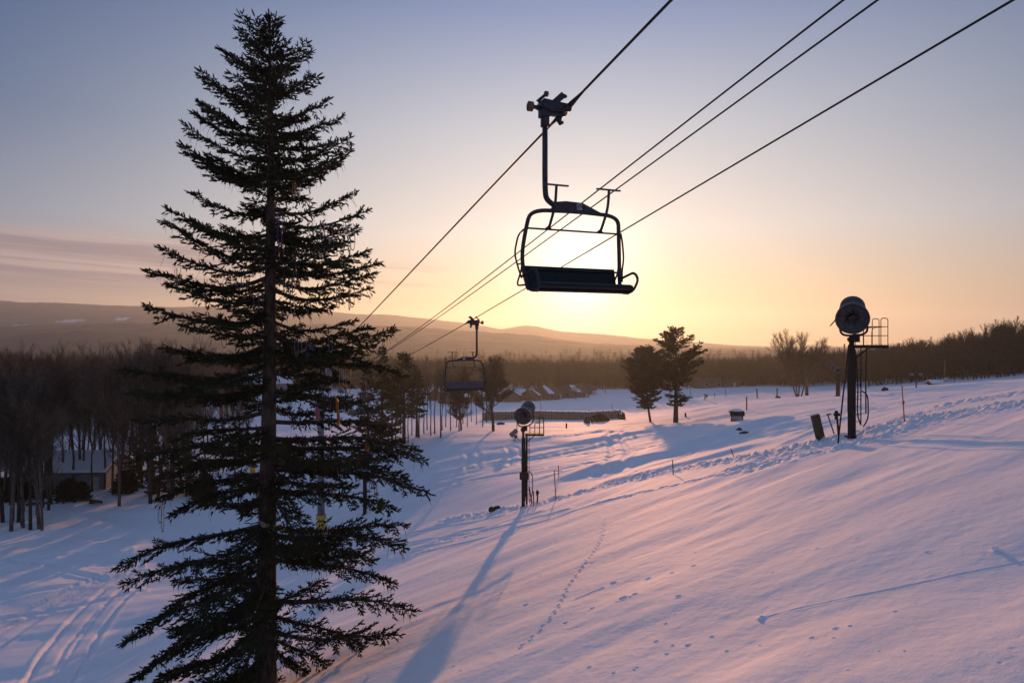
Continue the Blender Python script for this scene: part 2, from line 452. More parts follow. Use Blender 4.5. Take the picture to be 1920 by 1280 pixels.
def ground_h(X, Y):
    X = np.asarray(X,dtype=float); Y = np.asarray(Y,dtype=float)
    Z = base_z(X, Y)
    r = np.hypot(X, Y)
    # long swells of the valley floor and bench
    a = np.radians(-20); U = X*np.cos(a)-Y*np.sin(a); W = X*np.sin(a)+Y*np.cos(a)
    crest = Y-(46-1.36*(X-.7))            # >0 beyond the crest line
    beyond = sstep(0, 18, crest)*sstep(600,200,r)
    Z = Z + beyond*(.24*fbm(U/28, W/9, 3, 2)+.15*fbm(U/9, W/2.6, 3, 7)+.085*fbm(U/8, W/.95, 2, 17)*sstep(120,80,r))
    left = sstep(-14,-30,X)*sstep(400,150,r)
    Z = Z + left*(.30*fbm(X/12, Y/7, 3, 12)+.05*fbm(X/1.5,Y/1.0,2,14))
    # wind-drawn ripples on the open slope: drawn out across the fall line
    b = np.radians(-14); U = X*np.cos(b)-Y*np.sin(b); W = X*np.sin(b)+Y*np.cos(b)
    W2 = W + .5*fbm(U/4, W/4, 2, 31)
    near = sstep(4, -6, crest)
    amp = .55+.9*(vnoise(X/7,Y/7,33)+.5)
    Z = Z + near*amp*(.15*vnoise(U/4.8, W2/1.9, 4)+.085*vnoise(U/2.6, W/1.5, 61)+.036*vnoise(U/2.4, W2/.85, 5)+.19*vnoise(U/8, W/4.5, 8)+.007*vnoise(U/.8,W2/.35,6))
    Z = Z + (.007*vnoise(X*5,Y*5,40)+.016*fbm(U/.9,W/.5,2,44)*(.4+vnoise(X/3,Y/3,45)+.5)+.004*vnoise(X*13,Y*13,41))*sstep(60,30,r)
    for L, wd, fn in FEATURES:
        lo = L.min(0)-wd; hi = L.max(0)+wd
        m = (X>lo[0])&(X<hi[0])&(Y>lo[1])&(Y<hi[1])
        if not m.any(): continue
        x,y = X[m],Y[m]
        d,s,run,tot = dist_line(x,y,L)
        dz = np.where(d<wd, fn(d,s,run,tot,x,y)*sstep(wd,wd*.7,d), 0)
        Z[m] += dz
    for (cx,cy,rad,dp) in DENTS:
        m = (np.abs(X-cx)<rad*3)&(np.abs(Y-cy)<rad*3)
        if not m.any(): continue
        q = np.hypot(X[m]-cx,(Y[m]-cy)*.8)/rad
        Z[m] += -dp*np.exp(-q**3)+.3*abs(dp)*np.exp(-((q-1.5)/.5)**2)
    return Z

def build_ground():
    rs = [.2]
    while rs[-1] < 3500:
        r = rs[-1]
        if r < 5: st = .25
        elif r < 7: st = .03
        else: st = min(max(1.0e-4*r*r, .02), .03*r)
        rs.append(r+st)
    rs = np.array(rs)
    az = np.concatenate([np.arange(-180,-44,4.0), np.arange(-43,-39,.5), np.arange(-39,39.01,.085), np.arange(39.5,43,.5), np.arange(44,180,4.0)])
    A,Rr = np.meshgrid(np.radians(az), rs)
    # rows run straight across the view in the middle, as the slope is seen
    X = Rr*np.sin(A); Y = Rr*np.cos(A)
    Z = ground_h(X.ravel(), Y.ravel())
    nr,nc = A.shape
    V = np.stack([X.ravel(),Y.ravel(),Z],1)
    V = np.vstack([V, [[0,0,float(base_z(np.array([0.]),np.array([0.]))[0])]]])
    i = np.arange((nr-1)*nc).reshape(nr-1,nc)
    nxt = np.roll(i,-1,axis=1)
    q = np.stack([i, nxt, nxt+nc, i+nc],-1).reshape(-1,4)[:, ::-1]
    c = np.full(nc, nr*nc); k = np.arange(nc)
    t = np.stack([c, np.roll(k,-1), k],1)[:, ::-1]
    o = mesh_np('ground', V, [q,t], M['snow'], smooth=True)
    tag(o, 'snow covered ski slope running down into the flat snowy valley', 'ground', kind='structure')
    return o
# ------------------------------------------------------------------ plants
def norm(a): return a/np.maximum(np.linalg.norm(a,axis=-1,keepdims=True),1e-9)

def prisms(p0, p1, r0, r1, sides=3, rng=None):
    """many tapered sticks at once -> V, quads"""
    p0=np.asarray(p0,float); p1=np.asarray(p1,float); r0=np.asarray(r0,float); r1=np.asarray(r1,float)
    t = norm(p1-p0); ref = np.where(np.abs(t[:,2:3])<.9, [[0,0,1.]], [[1.,0,0]])
    u = norm(np.cross(t,ref)); w = np.cross(t,u)
    V=[]; n=len(p0)
    for ring,(p,r) in enumerate(((p0,r0),(p1,r1))):
        for j in range(sides):
            a = 2*math.pi*j/sides
            V.append(p+(u*math.cos(a)+w*math.sin(a))*r[:,None])
    V = np.stack(V,1).reshape(-1,3)        # per stick: 2*sides verts
    base = np.arange(n)*2*sides
    Q=[]
    for j in range(sides):
        j2=(j+1)%sides
        Q.append(np.stack([base+j, base+j2, base+sides+j2, base+sides+j],1))
    return V, np.concatenate(Q)

def sprigs(p, d, L, w, rng, needles=6, nl=.05):
    """needle sprays: two crossed kites and a few loose needles each"""
    n=len(p); d=norm(d)
    rv = norm(rng.normal(size=(n,3))); b = norm(np.cross(d,rv)); c = np.cross(d,b)
    V=[]; T=[]; Q=[]; off=0
    for ax in (b,c):
        k = .30+.2*rng.random((n,1))
        Lc=L[:,None]; wc=w[:,None]; k2=.80+.08*rng.random((n,1))
        v = np.stack([p, p+d*Lc*k*.6+ax*wc, p+d*Lc*k2+ax*wc*.75, p+d*Lc, p+d*Lc*k2-ax*wc*.75, p+d*Lc*k*.6-ax*wc],1).reshape(-1,3)
        V.append(v); i0=(np.arange(n)*6)[:,None]+off
        Q.append(i0+np.array([[0,1,2,5]])); Q.append(i0+np.array([[2,3,4,5]])); off+=len(v)
    for k in range(needles):
        a = rng.random((n,1))*2*math.pi; t=(.12+.85*(k+rng.random((n,1)))/max(needles,1))
        rad = b*np.cos(a)+c*np.sin(a); q = p+d*L[:,None]*t
        s = np.cross(d,rad)*(.006+.004*rng.random((n,1)))*(nl/.05)
        tip = q+(d*.65+rad*.8)*nl*(.7+.6*rng.random((n,1)))
        v = np.stack([q-s,q+s,tip],1).reshape(-1,3)
        V.append(v); T.append((np.arange(n)*3)[:,None]+np.array([[0,1,2]])+off); off+=len(v)
    return np.concatenate(V), (np.concatenate(T) if T else None), np.concatenate(Q)

def limb_path(p0, p1, sag, n=9):
    p0=np.array(p0,float); p1=np.array(p1,float); t=np.linspace(0,1,n)[:,None]
    q = p0+(p1-p0)*t
    L=np.linalg.norm(p1-p0)
    q[:,2:3] += -sag*L*np.sin(math.pi*t)+.02*L*(t**5)-.02*L*np.sin(2*math.pi*t)
    return q

def dress(limbs, rng, dens=1.0, twig=1.0, needles=6, sprig_w=.026, bare_in=.12, hang=1.0, sprig_l=1.0, nl=.05):
    """limbs: list of (path n x 3, base radius) -> wood sticks, needle sprays"""
    W0=[];W1=[];R0=[];R1=[]; SP=[];SD=[];SL=[]
    for path, rad in limbs:
        n=len(path); seg=np.linalg.norm(np.diff(path,axis=0),axis=1); L=seg.sum()
        for i in range(n-1):
            f0=1-i/(n-1); f1=1-(i+1)/(n-1)
            W0.append(path[i]);W1.append(path[i+1]);R0.append(rad*(f0**.8)+.006);R1.append(rad*(f1**.8)+.004)
        cum=np.concatenate([[0],np.cumsum(seg)])
        m=max(4,int(L/.085*dens))
        for k in range(m):
            f=bare_in+(1-bare_in)*(k+rng.random())/m
            s=f*L; i=min(np.searchsorted(cum,s)-1,n-2); i=max(i,0)
            q=path[i]+(path[i+1]-path[i])*((s-cum[i])/max(seg[i],1e-6))
            t=(path[i+1]-path[i])/max(seg[i],1e-6)
            side=np.cross(t,[0,0,1.]); side/=max(np.linalg.norm(side),1e-6)
            sg=1 if k%2 else -1
            up=rng.normal()*.22+.05
            dv=t*(.55+.3*rng.random())+side*sg*(.75+.3*rng.random())+np.array([0,0,up-.10])
            dv/=np.linalg.norm(dv)
            tl=twig*(.16+.62*L/3*math.sin(math.pi*min(1,(.12+f*.86)))**.8*(.55+.6*rng.random()))
            tl=min(tl,.85*twig)
            if f>.9: tl=max(tl*.8,.18*twig)
            drop=-.22*tl
            e=q+dv*tl+np.array([0,0,drop*rng.random()])
            W0.append(q);W1.append(e);R0.append(.009);R1.append(.003)
            # sprays along the twig
            ns=max(2,int(tl/.052*dens))
            tw=(e-q)/max(np.linalg.norm(e-q),1e-6); s2=np.cross(tw,[0,0,1.]); 
            for j in range(ns):
                g=(j+.3+.6*rng.random())/ns
                if f<.28 and rng.random()<.4: continue
                sgn=1 if j%2 else -1
                sd=tw*.8+s2*sgn*.6+np.array([0,0,rng.normal()*.27+.04])
                SP.append(q+(e-q)*g); SD.append(sd); SL.append((.085+.085*rng.random())*sprig_l)
            SP.append(e-tw*.05); SD.append(tw+np.array([0,0,.25])); SL.append((.13+.08*rng.random())*sprig_l)
            if rng.random()<.45:
                SP.append(q); SD.append(t*.6+np.array([0,0,.8])+rng.normal(size=3)*.2); SL.append((.09+.08*rng.random())*sprig_l)
            # dead hanging twiglets under the limb
            if hang and rng.random()<.55*hang:
                hl=.10+.34*rng.random()
                e2=q+np.array([rng.normal()*.06,rng.normal()*.06,-hl])+t*.10
                W0.append(q);W1.append(e2);R0.append(.006);R1.append(.0025)
                if rng.random()<.6: SP.append(q+(e2-q)*.35); SD.append(e2-q+t*.1); SL.append(.13)
        # tip
        SP.append(path[-1]-(path[-1]-path[-2])*.2); SD.append(path[-1]-path[-2]); SL.append(.22*sprig_l)
    SP=np.array(SP);SD=np.array(SD);SL=np.array(SL)
    w=sprig_w*(.8+.5*rng.random(len(SP)))
    nv=sprigs(SP,SD,SL,w,rng,needles,nl)
    wv=prisms(W0,W1,R0,R1,4)
    return wv, nv

def build_tree(name, wood, needles, trunk_mb, bark, green, loc, label, cat, group=None, rz=0):
    root = empty(name, loc, rz, label, cat, group)
    tv = np.array(trunk_mb.v); V,Q = wood
    me_v = np.vstack([tv, V]); off=len(tv)
    fl=[np.array([f for f in trunk_mb.f if len(f)==4])]
    fl.append(Q+off)
    mesh_np('trunk', me_v, fl, bark, root, smooth=True)
    V,T,Q = needles
    mesh_np('crown', V, ([T] if T is not None else [])+[Q], green, root)
    return root

# ---- the big spruce in front
SPX, SPD = 500, 19.0
def build_spruce():
    rng = np.random.default_rng(4)
    sc = SPD/F
    x0 = (SPX-960)*sc; gzz = gz(x0, SPD)
    def pt(px,py,dy=0): return np.array([(px-960)*sc*(SPD+dy)/SPD-x0, dy, CAM_Z+(640-py)*sc*(SPD+dy)/SPD-gzz])
    def trunk_x(py): return np.interp(py,[0,300,640,1000,1290],[505,508,506,501,497])
    top = pt(505,36)[2]
    mb = MB(); pts=[]; rr=[]
    for k in range(24):
        z = top*k/23.0; py = 640-(z+gzz-CAM_Z)/sc
        p = pt(trunk_x(py),py); pts.append((p[0],p[1],z-.3 if k==0 else z)); rr.append(.02+.40*(1-k/23)**.85*(1.25 if k==0 else 1))
    rr=[max(.016,r*.72) for r in rr]
    mb.tube(pts, rr, 14, cap=False)
    L = [(97,415,128),(84,470,108),(150,387,200),(195,375,240),(216,364,265),(240,348,298),(276,344,325),(300,372,335),(322,402,348),(366,360,398),(394,311,440),(425,362,447),(420,308,482),(470,300,500),(511,278,518),(536,315,550),(579,272,592),(612,340,618),(656,310,642),(697,235,682),(742,250,722),(790,256,770),(828,330,800),(862,262,838),(900,300,862),(942,296,884),(968,322,902),(1066,222,982),(1098,232,1040),(1160,300,1060),(1208,232,1086),(1243,290,1126),(1284,245,1150),(1310,262,1200)]
    Rr_= [(84,576,108),(80,540,104),(100,583,128),(145,596,172),(190,616,214),(222,640,245),(262,657,292),(286,656,316),(304,640,330),(332,602,345),(366,664,392),(398,690,410),(432,672,424),(456,655,445),(475,690,472),(496,712,494),(516,700,520),(546,692,540),(578,622,560),(606,664,600),(621,737,622),(652,700,640),(684,690,660),(706,752,680),(722,655,700),(772,700,740),(812,742,790),(852,786,822),(868,796,838),(902,760,866),(930,802,876),(962,742,916),(988,762,986),(1034,760,1006),(1060,700,1020),(1100,742,1046),(1150,776,1126),(1196,744,1176),(1225,700,1150),(1252,556,1212),(1268,640,1190)]
    # keep a table of how far the crown reaches at each height
    env_y=[15,60,100,150,200,260,310,350,400,440,500,580,630,700,780,850,930,1000,1060,1150,1200,1300]
    env_w=[6,45,82,108,135,155,140,110,180,175,212,232,210,255,235,270,270,255,265,265,255,240]
    limbs=[]
    for tab in (L,Rr_):
        for (ty,tx,ay) in tab:
            a=pt(trunk_x(ay),ay)
            L3=abs(tx-trunk_x(ay))*sc
            dy=rng.uniform(-.45,.45)*L3
            e=pt(tx,ty,dy)
            droop=.06 if ty<ay else .02
            p=limb_path(a,e,(droop if ay>700 else .09)+rng.uniform(-.02,.03) if ty<=ay+20 else -.05)
            limbs.append((p,.012+.014*L3))
            # a companion beside the main one
            if rng.random()<.40:
                e2=pt(trunk_x(ay)+(tx-trunk_x(ay))*rng.uniform(.55,.85), ty+(ay-ty)*.2+rng.uniform(-14,30), dy+rng.uniform(-.8,.8)*L3*.6)
                limbs.append((limb_path(a+np.array([0,0,-.1]),e2,.08),.010+.012*L3))
    py=88.0
    while py<1330:
        w=np.interp(py,env_y,env_w)
        nb=5 if py<340 else 2
        for k in range(nb):
            az=rng.random()*2*math.pi
            if abs(math.cos(az))>.72: az = math.pi/2*(1 if math.sin(az)>0 else -1)+rng.uniform(-.75,.75)
            ln=w*sc*(rng.uniform(.5,.98) if py>200 else rng.uniform(.45,.85))
            rise=np.interp(py,[30,150,350,600,900,1100,1300],[.55,.38,.16,.0,-.10,-.22,-.3])+rng.normal()*.12
            a=pt(trunk_x(py),py)
            e=a+np.array([math.cos(az)*ln*.95, math.sin(az)*ln, rise*ln])
            limbs.append((limb_path(a,e,.07+rng.uniform(-.02,.03)),.010+.013*ln))
        py += 21 if py<200 else (25 if py<340 else 33)
    for _ in range(70):
        py=rng.uniform(330,1000); az=rng.random()*6.283; ln=rng.uniform(.35,1.25); a=pt(trunk_x(py),py)
        limbs.append((limb_path(a,a+np.array([math.cos(az)*ln,math.sin(az)*ln,rng.uniform(-.45,.25)*ln]),.06),.009+.008*ln))
    # the leader
    tp=pt(505,66); limbs.append((limb_path(tp,pt(504,30),0),.02)); limbs.append((limb_path(tp,pt(521,42),0.02),.012)); limbs.append((limb_path(pt(505,112),pt(474,86),.03),.012))
    wood, nd = dress(limbs, rng, dens=1.0, twig=.76, needles=7, sprig_w=.019)
    return build_tree('spruce_tree', wood, nd, mb, M['bark'], M['needle'], (x0,SPD,gzz),
        'tall dark spruce in front with bead strings and clothes hung on its boughs', 'tree')

# ---- smaller conifers
def conifer(name, H, width, seed, loc, label, group, crown0=.15, shape='cone', whorl=.5, per=5, bark=None, green=None, lean=0.0, tw=1.0, dens=.42, rmul=1.0, rz=0):
    rng=np.random.default_rng(seed)
    mb=MB(); pts=[];rr=[]
    for k in range(12):
        t=k/11; pts.append((lean*H*(t-t*t*.8), .02*H*math.sin(t*3+seed), H*t*.97-(.5 if k==0 else 0))); rr.append(max(.025,(.021*H+.02)*(1-t)**.9*rmul))
    mb.tube(pts,rr,9,cap=False)
    P_=np.array(pts); limbs=[]
    z=H*crown0
    while z<H*.985:
        t=(z/H-crown0)/(1-crown0)
        if shape=='cone': w=width*(1-t)**.75*min(1,.55+t*3)
        elif shape=='broad': w=width*np.interp(t,[0,.15,.4,.62,.8,.92,1],[.38,.62,.88,1.0,.74,.46,.14])
        elif shape=='pine': w=width*(1-t)**.55*min(1,.45+t*2.2)
        else: w=width*math.sqrt(max(0,1-(2*t-.75)**2*.8))*(1 if t<.8 else (1-t)/.2)
        for k in range(per):
            if rng.random()<.22: continue
            az=rng.random()*2*math.pi; ln=max(.3,w*rng.uniform(.45,1.08))
            c=np.array([np.interp(z,P_[:,2],P_[:,0]),np.interp(z,P_[:,2],P_[:,1]),z])
            rise=(.30 if shape!='cone' else -.05)*(.3+t)+rng.normal()*.12
            e=c+np.array([math.cos(az)*ln,math.sin(az)*ln,rise*ln])
            limbs.append((limb_path(c,e,.08,6),.008*H/4*(.3+ln/width)))
        z+=whorl*(1.0-.35*t)*rng.uniform(.7,1.2)
    limbs.append((limb_path(P_[-2],P_[-1]+np.array([0,0,.3]),0,5),.02))
    wood,nd=dress(limbs,rng,dens=dens,twig=tw,needles=3,sprig_w=.060*tw,hang=.25,sprig_l=2.1,nl=.13)
    return build_tree(name,wood,nd,mb,bark or M['bark'],green or M['needle_far'],loc,label,'tree',group,rz)

# ---- bare trees
def bare_sticks(seed, H, clear=.35, spread=.55, r0=None, levels=4, nfork=3, fan=1.0, lean=0., thin=1.0):
    rng=np.random.default_rng(seed); S=[]
    r0=r0 or H*.0105
    def grow(p,d,L,r,lv):
        n=4 if lv==0 else 3
        q=p
        for i in range(n):
            d2=d+rng.normal(size=3)*(.05 if lv==0 else .13)+np.array([0,0,.05*lv]); d2/=np.linalg.norm(d2)
            e=q+d2*L/n; ra=r*(1-.55*i/n); rb=r*(1-.55*(i+1)/n)
            S.append((q,e,ra,rb,lv))
            if lv<levels and (lv>0 or i>=n*clear*.9):
                for _ in range(nfork if lv else 3):
                    if rng.random()<.85:
                        side=rng.normal(size=3); side-=d2*side.dot(d2); side/=np.linalg.norm(side)
                        ang=spread*(.6+.8*rng.random())
                        nd=d2*math.cos(ang)+side*math.sin(ang)*fan
                        if nd[2]<.05: nd[2]=abs(nd[2])+.15
                        nd/=np.linalg.norm(nd)
                        s=q+(e-q)*rng.random()
                        grow(s,nd,L*(.42+.22*rng.random())*(1 if lv else .75),max(rb*.55,.010*thin),lv+1)
            q=e; d=d2
        if lv<levels:
            for _ in range(2):
                nd=d+rng.normal(size=3)*.35; nd/=np.linalg.norm(nd)
                grow(q,nd,L*.5,max(r*.42,.010*thin),lv+1)
    grow(np.array([0,0,-.3]),np.array([lean,.02,1.])/math.sqrt(1+lean*lean),H*.62,r0,0)
    zt=max(s[1][2] for s in S); k=H/zt
    return [(a*k,b*k,ra,rb,l) for a,b,ra,rb,l in S]
def sticks_mesh(S, lo, hi, name, material, parent, sides, taper=True):
    T=[s for s in S if lo<=s[4]<=hi]
    V,Q=prisms([s[0] for s in T],[s[1] for s in T],[s[2] for s in T],[s[3] for s in T],sides)
    return mesh_np(name,V,[Q],material,parent,smooth=True)
def bare_tree(name, seed, H, loc, label, group, bark, trunk_lv=0, **kw):
    S=bare_sticks(seed,H,**kw)
    root=empty(name,loc,0,label,'tree',group)
    sticks_mesh(S,0,trunk_lv,'trunk',bark,root,7)
    sticks_mesh(S,trunk_lv+1,9,'crown',bark,root,3)
    return root
def place_copy(proto, x, y, s, rz, label=None, group=None, sink=.2):
    c=copy_tree(proto); c.location=(x,y,gz(x,y)-sink); c.scale=(s,s,s); c.rotation_euler=(0,0,rz)
    if label: c['label']=label
    if group: c['group']=group
    return c
def shrub(name, loc, r, h, seed, label, group, green=None):
    rng=np.random.default_rng(seed); n=int(300*r*h)+60
    a=rng.random(n)*2*math.pi; q=np.sqrt(rng.random(n)); z=rng.random(n)
    w=r*np.sqrt(np.clip(1-(z*1.0)**1.6,0,1))+.1
    p=np.stack([np.cos(a)*q*w,np.sin(a)*q*w,z*h],1)
    d=p/np.array([r,r,h])+rng.normal(size=(n,3))*.5+np.array([0,0,.3])
    V,T,Q=sprigs(p,d,.35+.35*rng.random(n),np.full(n,.09),rng,2,.14)
    root=empty(name,loc,0,label,'shrub',group)
    m=MB()
    for k in range(5):
        b=rng.random()*6.3; m.tube([(0,0,-.3),(math.cos(b)*r*.3,math.sin(b)*r*.3,h*.4),(math.cos(b)*r*.5,math.sin(b)*r*.5,h*.75)],[.06,.035,.012],5)
    m.build('stem',M['bark'],root)
    mesh_np('foliage',V,[T,Q],green or M['bush'],root)
    return root

def far_forest(name, label, pts, seed, hmin, hmax, bark, conifer_share=.12, blades=70):
    """one mass of distant trees: every tree is a trunk with a spray of thin limbs, or a conifer of drooping boughs"""
    rng=np.random.default_rng(seed); A=[];B=[];RA=[];RB=[]
    for (x,y) in pts:
        H=rng.uniform(hmin,hmax); z=gz0(x,y)-.3
        o=np.array([x,y,z])
        if rng.random()<conifer_share:
            w=H*.16; m=int(blades*.7)
            t=rng.random(m)**.8; az=rng.random(m)*6.283
            p=o+np.stack([np.zeros(m),np.zeros(m),H*(.12+.88*t)],1)
            ln=w*(1-t)*1.1+.25
            e=p+np.stack([np.cos(az)*ln,np.sin(az)*ln,-.25*ln],1)
            A.append(p);B.append(e);RA.append(np.full(m,.28));RB.append(np.full(m,.08))
            A.append(o[None]);B.append((o+[0,0,H])[None]);RA.append(np.array([.22]));RB.append(np.array([.03]))
            continue
        A.append(o[None]);B.append((o+[rng.normal()*.3,rng.normal()*.3,H*.7])[None]);RA.append(np.array([.016*H]));RB.append(np.array([.006*H]))
        m=blades; t=.08+.66*rng.random(m)**.8; az=rng.random(m)*6.283; ln=H*(.16+.24*rng.random(m)); el=np.radians(rng.uniform(25,80,m))
        p=o+np.stack([rng.normal(size=m)*.2,rng.normal(size=m)*.2,H*t],1)
        e=p+np.stack([np.cos(az)*np.cos(el)*ln,np.sin(az)*np.cos(el)*ln,np.sin(el)*ln],1)
        e[:,2]=np.minimum(e[:,2],z+H*(1.0-.10*rng.random(m)))
        A.append(p);B.append(e);RA.append(np.full(m,.11));RB.append(np.full(m,.03))
    V,Q=prisms(np.concatenate(A),np.concatenate(B),np.concatenate(RA),np.concatenate(RB),3)
    o=mesh_np(name,V,[Q],bark)
    return tag(o,label,'forest',kind='stuff')
def gz0(x,y): return float(base_z(np.array([x]),np.array([y]))[0])
# ------------------------------------------------------------------ sky, sun, camera, air
def srgb(r,g,b):
    f=lambda c: (c/255/12.92 if c/255<=.04045 else ((c/255+.055)/1.055)**2.4)
    return (f(r),f(g),f(b),1)
def build_world():
    w = bpy.data.worlds.new('World'); scene.world = w; w.use_nodes = True
    nt = w.node_tree; bg = nt.nodes['Background']; N=nt.nodes.new; K=nt.links.new
    sky = N('ShaderNodeTexSky'); sky.sky_type = 'NISHITA'; sky.sun_disc = False
    sky.sun_elevation = SUN_EL; sky.sun_rotation = SUN_AZ
    sky.altitude = 200; sky.air_density = 1.2; sky.dust_density = 1.2; sky.ozone_density = 2.5
    def math_(op,a,b=None,c=None):
        n=N('ShaderNodeMath'); n.operation=op
        for i,v in enumerate((a,b,c)):
            if v is None: continue
            if isinstance(v,(int,float)): n.inputs[i].default_value=v
            else: K(v,n.inputs[i])
        return n.outputs[0]
    def ramp(fac,els):
        n=N('ShaderNodeValToRGB'); e=n.color_ramp.elements
        e[0].position,e[0].color=els[0]; e[1].position,e[1].color=els[-1]
        for p,c in els[1:-1]: q=e.new(p); q.color=c
        n.color_ramp.interpolation='EASE' if False else 'LINEAR'
        K(fac,n.inputs['Fac']); return n.outputs['Color']
    def mix(f,a,b,mode='MIX'):
        n=N('ShaderNodeMix'); n.data_type='RGBA'; n.blend_type=mode; n.clamp_result=False
        if isinstance(f,(int,float)): n.inputs['Factor'].default_value=f
        else: K(f,n.inputs['Factor'])
        for s,v in (('A',a),('B',b)):
            if isinstance(v,tuple): n.inputs[s].default_value=v
            else: K(v,n.inputs[s])
        return n.outputs['Result']
    tc=N('ShaderNodeTexCoord'); sep=N('ShaderNodeSeparateXYZ'); K(tc.outputs['Generated'],sep.inputs[0])
    x,y,z=sep.outputs
    el=math_('DIVIDE',math_('ARCSINE',z),math.pi/2)                 # 0 horizon .. 1 zenith
    el=math_('MAXIMUM',el,0.0)
    az=math_('ARCTAN2',x,y)                                          # 0 straight ahead
    dz=math_('ABSOLUTE',math_('SUBTRACT',az,SUN_AZ))
    q=lambda deg: deg/90
    far=ramp(el,[(0,srgb(*SKY_FAR[0])),(q(4),srgb(*SKY_FAR[1])),(q(9),srgb(*SKY_FAR[2])),(q(16),srgb(*SKY_FAR[3])),(q(26),srgb(*SKY_FAR[4])),(q(50),srgb(*SKY_FAR[5])),(1,srgb(*SKY_FAR[6]))])
    near=ramp(el,[(0,srgb(*SKY_NEAR[0])),(q(4),srgb(*SKY_NEAR[1])),(q(9),srgb(*SKY_NEAR[2])),(q(17),srgb(*SKY_NEAR[3])),(q(26),srgb(*SKY_NEAR[4])),(q(50),srgb(*SKY_NEAR[5])),(1,srgb(*SKY_NEAR[6]))])
    g=N('ShaderNodeMapRange'); g.interpolation_type='SMOOTHSTEP'; K(dz,g.inputs['Value'])
    g.inputs['From Min'].default_value=0; g.inputs['From Max'].default_value=R(60); g.inputs['To Min'].default_value=1; g.inputs['To Max'].default_value=0
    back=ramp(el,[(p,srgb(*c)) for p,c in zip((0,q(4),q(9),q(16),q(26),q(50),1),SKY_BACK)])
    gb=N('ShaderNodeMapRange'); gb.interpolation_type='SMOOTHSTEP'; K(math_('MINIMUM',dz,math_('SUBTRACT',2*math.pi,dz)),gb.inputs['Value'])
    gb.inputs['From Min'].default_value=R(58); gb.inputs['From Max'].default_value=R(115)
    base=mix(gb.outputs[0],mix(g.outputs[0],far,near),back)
    # glow of the low sun behind thin haze
    dot=math_('ADD',math_('MULTIPLY',x,math.sin(SUN_AZ)*math.cos(SUN_EL)),math_('ADD',math_('MULTIPLY',y,math.cos(SUN_AZ)*math.cos(SUN_EL)),math_('MULTIPLY',z,math.sin(SUN_EL))))
    ang=math_('ARCCOSINE',math_('MINIMUM',dot,.999999))
    def gl(wd,amp): return math_('MULTIPLY',math_('EXPONENT',math_('MULTIPLY',math_('POWER',math_('DIVIDE',ang,R(wd)),1.6),-1.0)),amp)
    glow=mix(1.0,(0,0,0,1),(1,1,1,1))
    c1=N('ShaderNodeVectorMath'); c1.operation='SCALE'; c1.inputs[0].default_value=(1.0,.86,.68); K(gl(9.0,GLOW[0]),c1.inputs['Scale'])
    c2=N('ShaderNodeVectorMath'); c2.operation='SCALE'; c2.inputs[0].default_value=(1.0,.90,.70); K(gl(3.6,GLOW[1]),c2.inputs['Scale'])
    a1=N('ShaderNodeVectorMath'); K(c1.outputs[0],a1.inputs[0]); K(c2.outputs[0],a1.inputs[1])
    base2=N('ShaderNodeVectorMath'); K(base,base2.inputs[0]); K(a1.outputs[0],base2.inputs[1])
    # thin stratus low in the sky
    cv=N('ShaderNodeCombineXYZ'); K(math_('MULTIPLY',az,5.5),cv.inputs[0]); K(math_('MULTIPLY',math_('ADD',el,math_('MULTIPLY',az,.03)),250),cv.inputs[1])
    nz=N('ShaderNodeTexNoise'); nz.inputs['Scale'].default_value=.40; nz.inputs['Detail'].default_value=5; nz.inputs['Roughness'].default_value=.55; nz.inputs['Distortion'].default_value=.3
    K(cv.outputs[0],nz.inputs['Vector'])
    cm=N('ShaderNodeMapRange'); cm.interpolation_type='SMOOTHSTEP'; K(nz.outputs['Fac'],cm.inputs['Value']); cm.inputs['From Min'].default_value=.40; cm.inputs['From Max'].default_value=.56
    def band(v,a,b,c,d):
        m1=N('ShaderNodeMapRange'); m1.interpolation_type='SMOOTHSTEP'; K(v,m1.inputs['Value']); m1.inputs['From Min'].default_value=a; m1.inputs['From Max'].default_value=b
        m2=N('ShaderNodeMapRange'); m2.interpolation_type='SMOOTHSTEP'; K(v,m2.inputs['Value']); m2.inputs['From Min'].default_value=c; m2.inputs['From Max'].default_value=d; m2.inputs['To Min'].default_value=1; m2.inputs['To Max'].default_value=0
        return math_('MULTIPLY',m1.outputs[0],m2.outputs[0])
    left=math_('MULTIPLY',band(el,q(2.5),q(5),q(7.3),q(8.3)),band(az,R(-80),R(-60),R(-26),R(-19)))
    mid=math_('MULTIPLY',math_('MULTIPLY',band(el,q(4.3),q(5.0),q(5.6),q(6.8)),band(az,R(-17),R(-11),R(-8),R(-4))),.55)
    msk=math_('MULTIPLY',cm.outputs[0],math_('MAXIMUM',left,mid))
    veil=math_('MULTIPLY',left,.35)
    b3=mix(veil,base2.outputs[0],srgb(212,174,164))
    b4=mix(math_('MULTIPLY',msk,.85),b3,srgb(152,134,142))
    # the physical sky supplies part of the light
    st=N('ShaderNodeVectorMath'); st.operation='SCALE'; K(sky.outputs['Color'],st.inputs[0]); st.inputs['Scale'].default_value=.10
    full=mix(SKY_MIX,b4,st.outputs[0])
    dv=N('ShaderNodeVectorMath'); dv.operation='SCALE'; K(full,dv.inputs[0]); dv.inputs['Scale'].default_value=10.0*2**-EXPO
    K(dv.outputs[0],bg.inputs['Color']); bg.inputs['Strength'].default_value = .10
SKY_FAR=[(176,136,130),(164,142,145),(118,131,157),(60,92,137),(44,76,122),(64,88,130),(72,96,138)]
SKY_NEAR=[(236,192,138),(240,214,174),(233,227,221),(196,203,214),(130,151,192),(84,102,142),(72,96,138)]
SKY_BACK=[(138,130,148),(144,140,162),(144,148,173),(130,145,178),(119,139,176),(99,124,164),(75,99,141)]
GLOW=(.09,1.3); SKY_MIX=.05; EXPO=.1
